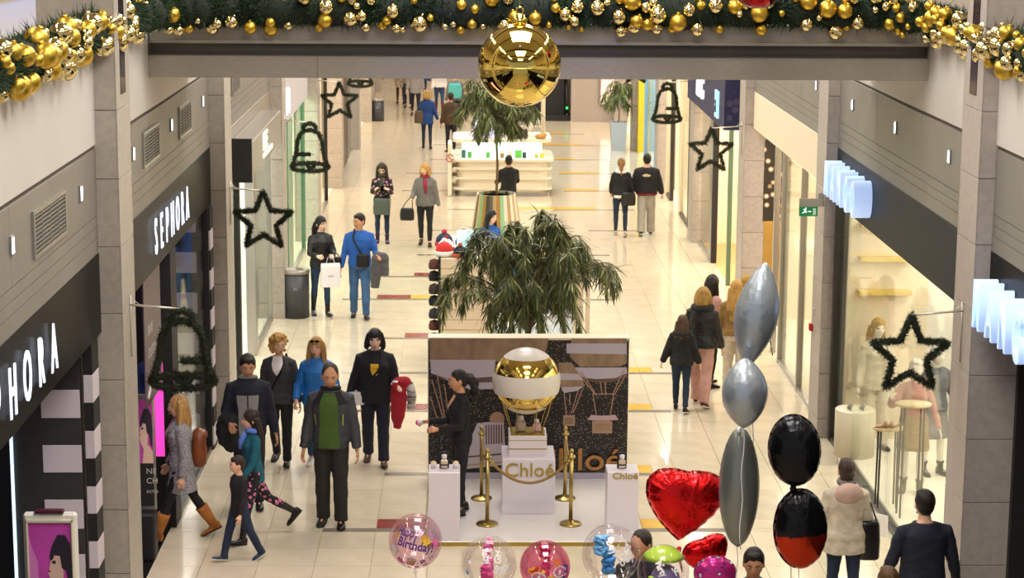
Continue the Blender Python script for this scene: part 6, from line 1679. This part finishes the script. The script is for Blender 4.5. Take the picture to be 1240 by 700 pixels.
for z in (.95, 1.05, 1.15, 1.25, 1.35): patch(P_, J, 'quilt_seam', f_black, .042, [(z, 1.2, 5.1), (z + .012, 1.2, 5.1)], .004)
collar(P_, J, f_black, 0, 1.45, .12, .045, 'collar')
wr = worldp(P_, J['wr', -1])
handbag(wr + Vector((-.02, -.05, -.1)), .30, .30, .08, fab('beige_tote', 'cfc4ac'), 'beige tote bag between the girl and the woman in pink trousers', wr, .2, 'tote_bag')
P_, J = person('woman with long dark hair turned right, behind the puffer jacket', hp(862, 334, 1.70), -55, 1.70, True, 'fair', legs=(.1, .03, -.05, .1), armL=(0, .1, .4, 0), armR=(.3, .1, 1.8, .3), wd=.95,
               top=('jacket', fab('pinkish_top', 'c99a90'), .024, .84, 0), bottom=(f_black, 0), shoe=('ankle', f_lshoe), hair=('long', '20140f'))
P_, J = person('woman with long straight blond hair in tan suede jacket and off-white trousers', (hp(884, 346, 1.72)[0] + .14, hp(884, 346, 1.72)[1] + .35), -8, 1.72, True, 'fair', legs=(.06, .03, -.06, .05), armL=(.1, .16, .4, .1), armR=(.1, .16, .4, .1), wd=1.1, face=False,
               top=('jacket', f_tan, .024, .92, 0), bottom=(f_wtrou, .02), shoe=SHOE_B, hair=('long_back', 'a87c3c', 'c99c54'))
P_, J = person('woman in lime green top with mustard knit hat, far side of the right group', hp(905, 332, 1.74), -25, 1.70, True, 'fair', legs=(.06, .03, -.06, .05), face=False,
               top=('sweater', f_lime, .024, .86, 0), bottom=(f_djeans, 0), shoe=SHOE_B, hair=('wavy', 'a87c3c'))
ob('knit_cap', MB().ell(hcur(J, (0, -.02, .05)), (.095, .105, .095), 18, 12, 0, J['Rh']), fab('mustard_knit', 'b08a3a', bump=.5), P_)
pb = FL(922, 430); handbag(PY(928, 432, pb.y), .3, .3, .12, dots('colourful_bag', '1d1a18', '2f8a4a', 18, .35, .4, 'd8d0c0'), 'black bag with green pattern held behind the silver balloon', PY(928, 418, pb.y) + Vector((0, 0, .2)))
# 16 hostess
P_, J = person('dark-haired hostess in black blouse and trousers at the perfume stand', (FL(557, 622, .05).x, FL(557, 622, .05).y), 108, 1.74, True, 'tan', legs=(.05, .02, -.05, .06), armL=(.30, .1, 1.25, .3), armR=(.30, .1, 1.25, .15), head=(-.1, .1), zbase=.05, curl=.9,
               top=('blouse', f_black2, .012, .84, 0), bottom=(f_black, .0), shoe=('shoe', f_lshoe), hair=('ponytail_curly', '15100f'))
patch(P_, J, 'neckline_skin', skinmat('tan'), .012, [(1.27, -.02, .05), (1.44, -.4, .4)], .008)
c = worldp(P_, J['wr', 1] + J['fa', 1] * .11)
r = empty('perfume_box', c, 0, 'small white and pink box in the hand of the hostess', 'box'); ob('box_body', MB().ell((0, 0, 0), (.045, .045, .04), 14, 8), m_wtile, r); ob('pink_face', MB().ell((-.03, -.01, 0), (.02, .03, .03), 10, 6), mP['hotpink'], r)
# 17 white coat woman
P_, J = person('woman with short brown hair in cream hooded parka, lower right', hp(1026, 558, 1.68), 4, 1.68, True, 'fair', legs=(.1, .03, -.08, .1), armL=(.1, .16, .5, .15), armR=(.1, .16, .5, .1), wd=1.12, face=False,
               top=('parka', f_cream, .040, .74, .08), bottom=(f_djeans, .006), shoe=('ankle', f_lshoe), hair=('short', '3a281c'))
ob('hood', MB().ell(J['U'](Vector((0, -.11, 1.40)) * J['s']), (.15, .075, .11), 20, 12), fab('pale_pink_lining', 'c9a898'), P_); collar(P_, J, f_grey, 0, 1.50, .07, .03, 'scarf')
handbag(worldp(P_, J['el', 1]) + Vector((.02, -.06, .0)), .22, .40, .12, f_blbag, 'glossy black shoulder bag on the woman in the cream parka', worldp(P_, J['sh', 1]) + Vector((0, 0, .06)))
# 18 navy man
P_, J = person('man with dark cropped hair in navy sweater, lower right corner', hp(1121, 596, 1.80), 6, 1.80, False, 'fair', legs=(.05, .03, -.05, .1), armL=(.05, .2, .3, 0), armR=(.05, .2, .3, 0), wd=1.16, face=False,
               top=('sweater', f_navy, .022, .82, 0), bottom=(f_djeans, .01), shoe=SHOE_B, hair=('short', '17120f'))
person('person with brown hair, only the crown showing at the bottom edge', hp(1077, 687, 1.66), 10, 1.66, True, 'fair', face=False, top=('jacket', f_grey, .02, .84, 0), bottom=(f_black, 0), shoe=SHOE_B, hair=('short', '5a3f20'))
# 20, 21 men behind balloons
person('man with shaved dark hair behind the clear balloons', hp(778, 641, 1.76), 160, 1.76, False, 'tan', head=(-.3, .3), top=('jacket', f_black, .02, .84, 0), bottom=(f_dark, .01), shoe=SHOE_B, hair=('bald_crop', '2c221c'))
P_, J = person('young dark-haired man in green collar under the silver balloons', hp(913, 663, 1.76), 178, 1.76, False, 'tan', head=(-.1, .2), top=('jacket', f_grn_b, .02, .84, 0), bottom=(f_dark, .01), shoe=SHOE_B, hair=('short', '120e0c'))
# 22-24 kiosk people
person('woman with long black hair standing inside the accessory kiosk', hp(594, 254, 1.70), 215, 1.70, True, 'pale', vox=.016, head=(.2, .1), top=('jacket', f_bsweat, .02, .84, 0), bottom=(f_black, 0), shoe=SHOE_B, hair=('long', '14100f'))
person('woman with brown hair just behind the backdrop, left head', (PY(607, 400, 26.2).x, 26.2), 90, 1.52, True, 'fair', vox=.016, face=False, top=('jacket', f_grey, .02, .84, 0), bottom=(f_black, 0), shoe=SHOE_B, hair=('long', '4a2e1c'))
person('person with black hair just behind the backdrop, right head', (PY(675, 400, 26.3).x, 26.3), 20, 1.53, True, 'fair', vox=.016, face=False, top=('jacket', f_black, .02, .84, 0), bottom=(f_black, 0), shoe=SHOE_B, hair=('bob', '100d0c'))
person('person in dark top at the back of the accessory kiosk', hp(684, 312, 1.55), 160, 1.6, True, 'tan', vox=.02, face=False, top=('jacket', f_black, .02, .84, 0), bottom=(f_black, 0), shoe=SHOE_B, hair=('short', '14100f'))
q_ = PY(616, 212, 47.2)
P_, J = person('man in black jacket sitting at the far kiosk', (q_.x, 47.2), 10, 1.74, False, 'tan', legs=(1.45, 1.45, 1.35, 1.45), armL=(.5, .1, .9, .2), armR=(.5, .1, .9, .2), sit=True, vox=.02, face=False,
               top=('jacket', f_black, .024, .84, 0), bottom=(f_dark, .01), shoe=SHOE_B, hair=('short', '15110f'))
so = empty('bar_stool', (q_.x, 47.15, 0), 0, 'stool under the man at the far kiosk', 'stool')
ob('seat', MB().lathe([(0, .36), (.18, .36), (.19, .40), (.17, .44), (0, .44)], n=20), f_lshoe, so)
for k in range(4): ob('leg', MB().tube([(.12 * math.cos(PI / 4 + k * PI / 2), .12 * math.sin(PI / 4 + k * PI / 2), .36), (.17 * math.cos(PI / 4 + k * PI / 2), .17 * math.sin(PI / 4 + k * PI / 2), 0)], .012, 8), m_frame, so)
# 25 far people
person('person in brown jacket behind the far tree leaves', hp(546, 112, 1.72), 10, 1.72, False, 'tan', vox=.022, face=False, top=('jacket', f_brown, .03, .8, 0), bottom=(f_black, .005), shoe=SHOE_B, hair=('short', '2a1c12'))
for (px, py, yw, tm_, bm_, hh, fem, lb, sh, hem) in ((485, 126, 5, fab('spotted_top', '5a4a3c', col2='d8ccb8', scale=20), f_brown, 1.7, True, 'person in patterned coat farthest left under the bridge', SHOE_B, .6),
        (494, 131, 175, fab('tan_short_jacket', '8a7a62'), f_djeans, 1.74, False, 'person in dark jeans second from the left under the bridge', SHOE_B, .84),
        (503, 140, 182, f_grycoat, f_black, 1.78, False, 'person in light grey coat walking under the bridge', SHOE_B, .72),
        (511, 128, 0, f_bblue, f_djeans, 1.74, False, 'person in dark blue behind the grey coat under the bridge', SHOE_B, .84),
        (532, 138, 184, f_white, f_jeans, 1.72, True, 'person in white top, jeans and oxblood boots under the bridge', ('boot', f_redboot), .9)):
    person(lb, at(px, py), yw, hh, fem, 'fair', legs=(.14, .05, -.14, .15), vox=.024, face=False, top=('jacket', tm_, .024, hem, 0), bottom=(bm_, 0), shoe=sh, hair=('short', '2a1c12'))
q_ = PY(551, 100, 66)
P_, J = person('person carrying a turquoise backpack, farthest behind the brown jacket', (q_.x, 66.0), 5, 1.78, False, 'fair', vox=.026, face=False, top=('jacket', f_grey, .024, .84, 0), bottom=(f_djeans, .005), shoe=SHOE_B, hair=('short', '2a1c12'))
handbag(Vector((q_.x, 65.72, 1.42)), .44, .46, .22, mat('turquoise_bag', '4fb0b0', .6), 'turquoise backpack on the farthest person near the far tree', Vector((q_.x, 65.86, 1.44)), 0, 'backpack')
# mannequins and one reflection figure in the right window
m_man = mat('mannequin_white', 'e6ddd0', .35)
SK['plainm'] = 'e6ddd0'
p = PY(1128, 600, 22.0)
P_, J = person('white mannequin in beige skirt and dusty rose top in the right window', (5.42, 24.2), 165, 1.66, True, 'plainm', legs=(.05, 0, -.05, 0), armL=(.1, .25, .3, 0), armR=(.6, .4, 1.6, .5), face=False, zbase=.1, name='mannequin',
               top=('top', fab('dusty_rose', 'b58478'), .018, .96, 0), shoe=('ankle', fab('khaki_boot', '7a7256')), hair=('short', 'd8cfc4'))
P_['category'] = 'mannequin'
q = MB(); J['torso'](q, J['T'], .022, .56, 1.02, .10); o = ob('skirt', q, fab('beige_woven_skirt', 'a89068', col2='8a7450', scale=60), P_); PEND.append((o, .013, .005, None, 8))
P_, J = person('white mannequin turned sideways with grey dress beside the skirt mannequin', (5.85, 25.0), 200, 1.66, True, 'plainm', legs=(.05, 0, -.05, 0), armL=(.1, .25, .3, 0), armR=(.1, .3, .4, .2), face=False, zbase=.1, name='mannequin',
               top=('dress', fab('grey_dress', '6a6a6c'), .02, .5, .1), shoe=('ankle', f_lshoe), hair=('short', 'd8cfc4'))
P_['category'] = 'mannequin'
P_, J = person('mannequin in cream jacket and trousers at the back of the right window', (5.35, 26.25), 190, 1.75, True, 'plainm', legs=(.05, 0, -.05, 0), face=False, zbase=.1, name='mannequin',  # solid figure standing in for the blond woman's reflection in the glass
               top=('jacket', f_cream, .03, .8, 0), bottom=(f_wtrou, .02), shoe=SHOE_B, hair=('long_back', 'b08a50'))
P_['category'] = 'mannequin'
# people inside left shops
person('person in dark clothes inside the bright left shop', (-3.95, 31.3), 30, 1.75, False, 'fair', vox=.018, face=False, top=('jacket', f_navy, .02, .84, 0), bottom=(f_djeans, .01), shoe=('sneaker', f_wshoe), hair=('short', '1c1410'))
person('person in blue top inside the black left shop by the white blocks', (-4.0, 25.6), 180, 1.72, True, 'fair', vox=.018, face=False, top=('sweater', fab('indigo_top', '22346a'), .02, .84, 0), bottom=(f_jeans, .01), shoe=SHOE_B, hair=('long', '2a1c16'))

# ------------------------------------------------------------------ grow the figures: voxel union of every body and garment, then fold relief
for (o, vx, amp, ex, fr) in PEND:
    md = o.modifiers.new('union', 'REMESH'); md.mode = 'VOXEL'; md.voxel_size = vx; md.use_smooth_shade = True
    ms = o.modifiers.new('soften', 'SMOOTH'); ms.factor = .5; ms.iterations = 3
bpy.context.view_layer.update()
dg = bpy.context.evaluated_depsgraph_get()
done = []
for (o, vx, amp, ex, fr) in PEND:
    done.append(D.meshes.new_from_object(o.evaluated_get(dg)))
for (o, vx, amp, ex, fr), me in zip(PEND, done):
    m0 = o.data.materials[0]
    o.modifiers.clear(); me.name = o.name
    if amp and len(me.vertices):
        n = len(me.vertices); co = np.empty(n * 3, np.float32); no = np.empty(n * 3, np.float32)
        me.vertices.foreach_get('co', co); me.vertex_normals.foreach_get('vector', no); co = co.reshape(-1, 3); no = no.reshape(-1, 3)
        sd = (hash_ := (len(me.vertices) % 97)) * 1.7
        if fr >= 30: sc = (fr * .9, fr * .9, fr * .12)
        else: sc = (fr * .8, fr * .8, fr * 1.6)
        k = np.array([noise.noise((c[0] * sc[0] + sd, c[1] * sc[1], c[2] * sc[2])) for c in co.tolist()], np.float32)
        if fr < 30: k += .5 * np.array([noise.noise((c[0] * 20 + sd, c[1] * 20, c[2] * 34)) for c in co.tolist()], np.float32)
        co += no * (k * amp)[:, None]; me.vertices.foreach_set('co', co.ravel()); me.update()
    if ex is not None:
        nv = len(me.vertices); co = np.empty(nv * 3, np.float32); me.vertices.foreach_get('co', co)
        fs = [tuple(p.vertices) for p in me.polygons]
        mb = MB(); mb.v = co.reshape(-1, 3).tolist(); mb.f = fs; mb.m = [0] * len(fs); mb.sm = [True] * len(fs)
        mb.add(ex.v, ex.f, 0, True); D.meshes.remove(me); me = mb.mesh('body', m0)
    me.materials.clear(); me.materials.append(m0)
    old = o.data; o.data = me; D.meshes.remove(old)
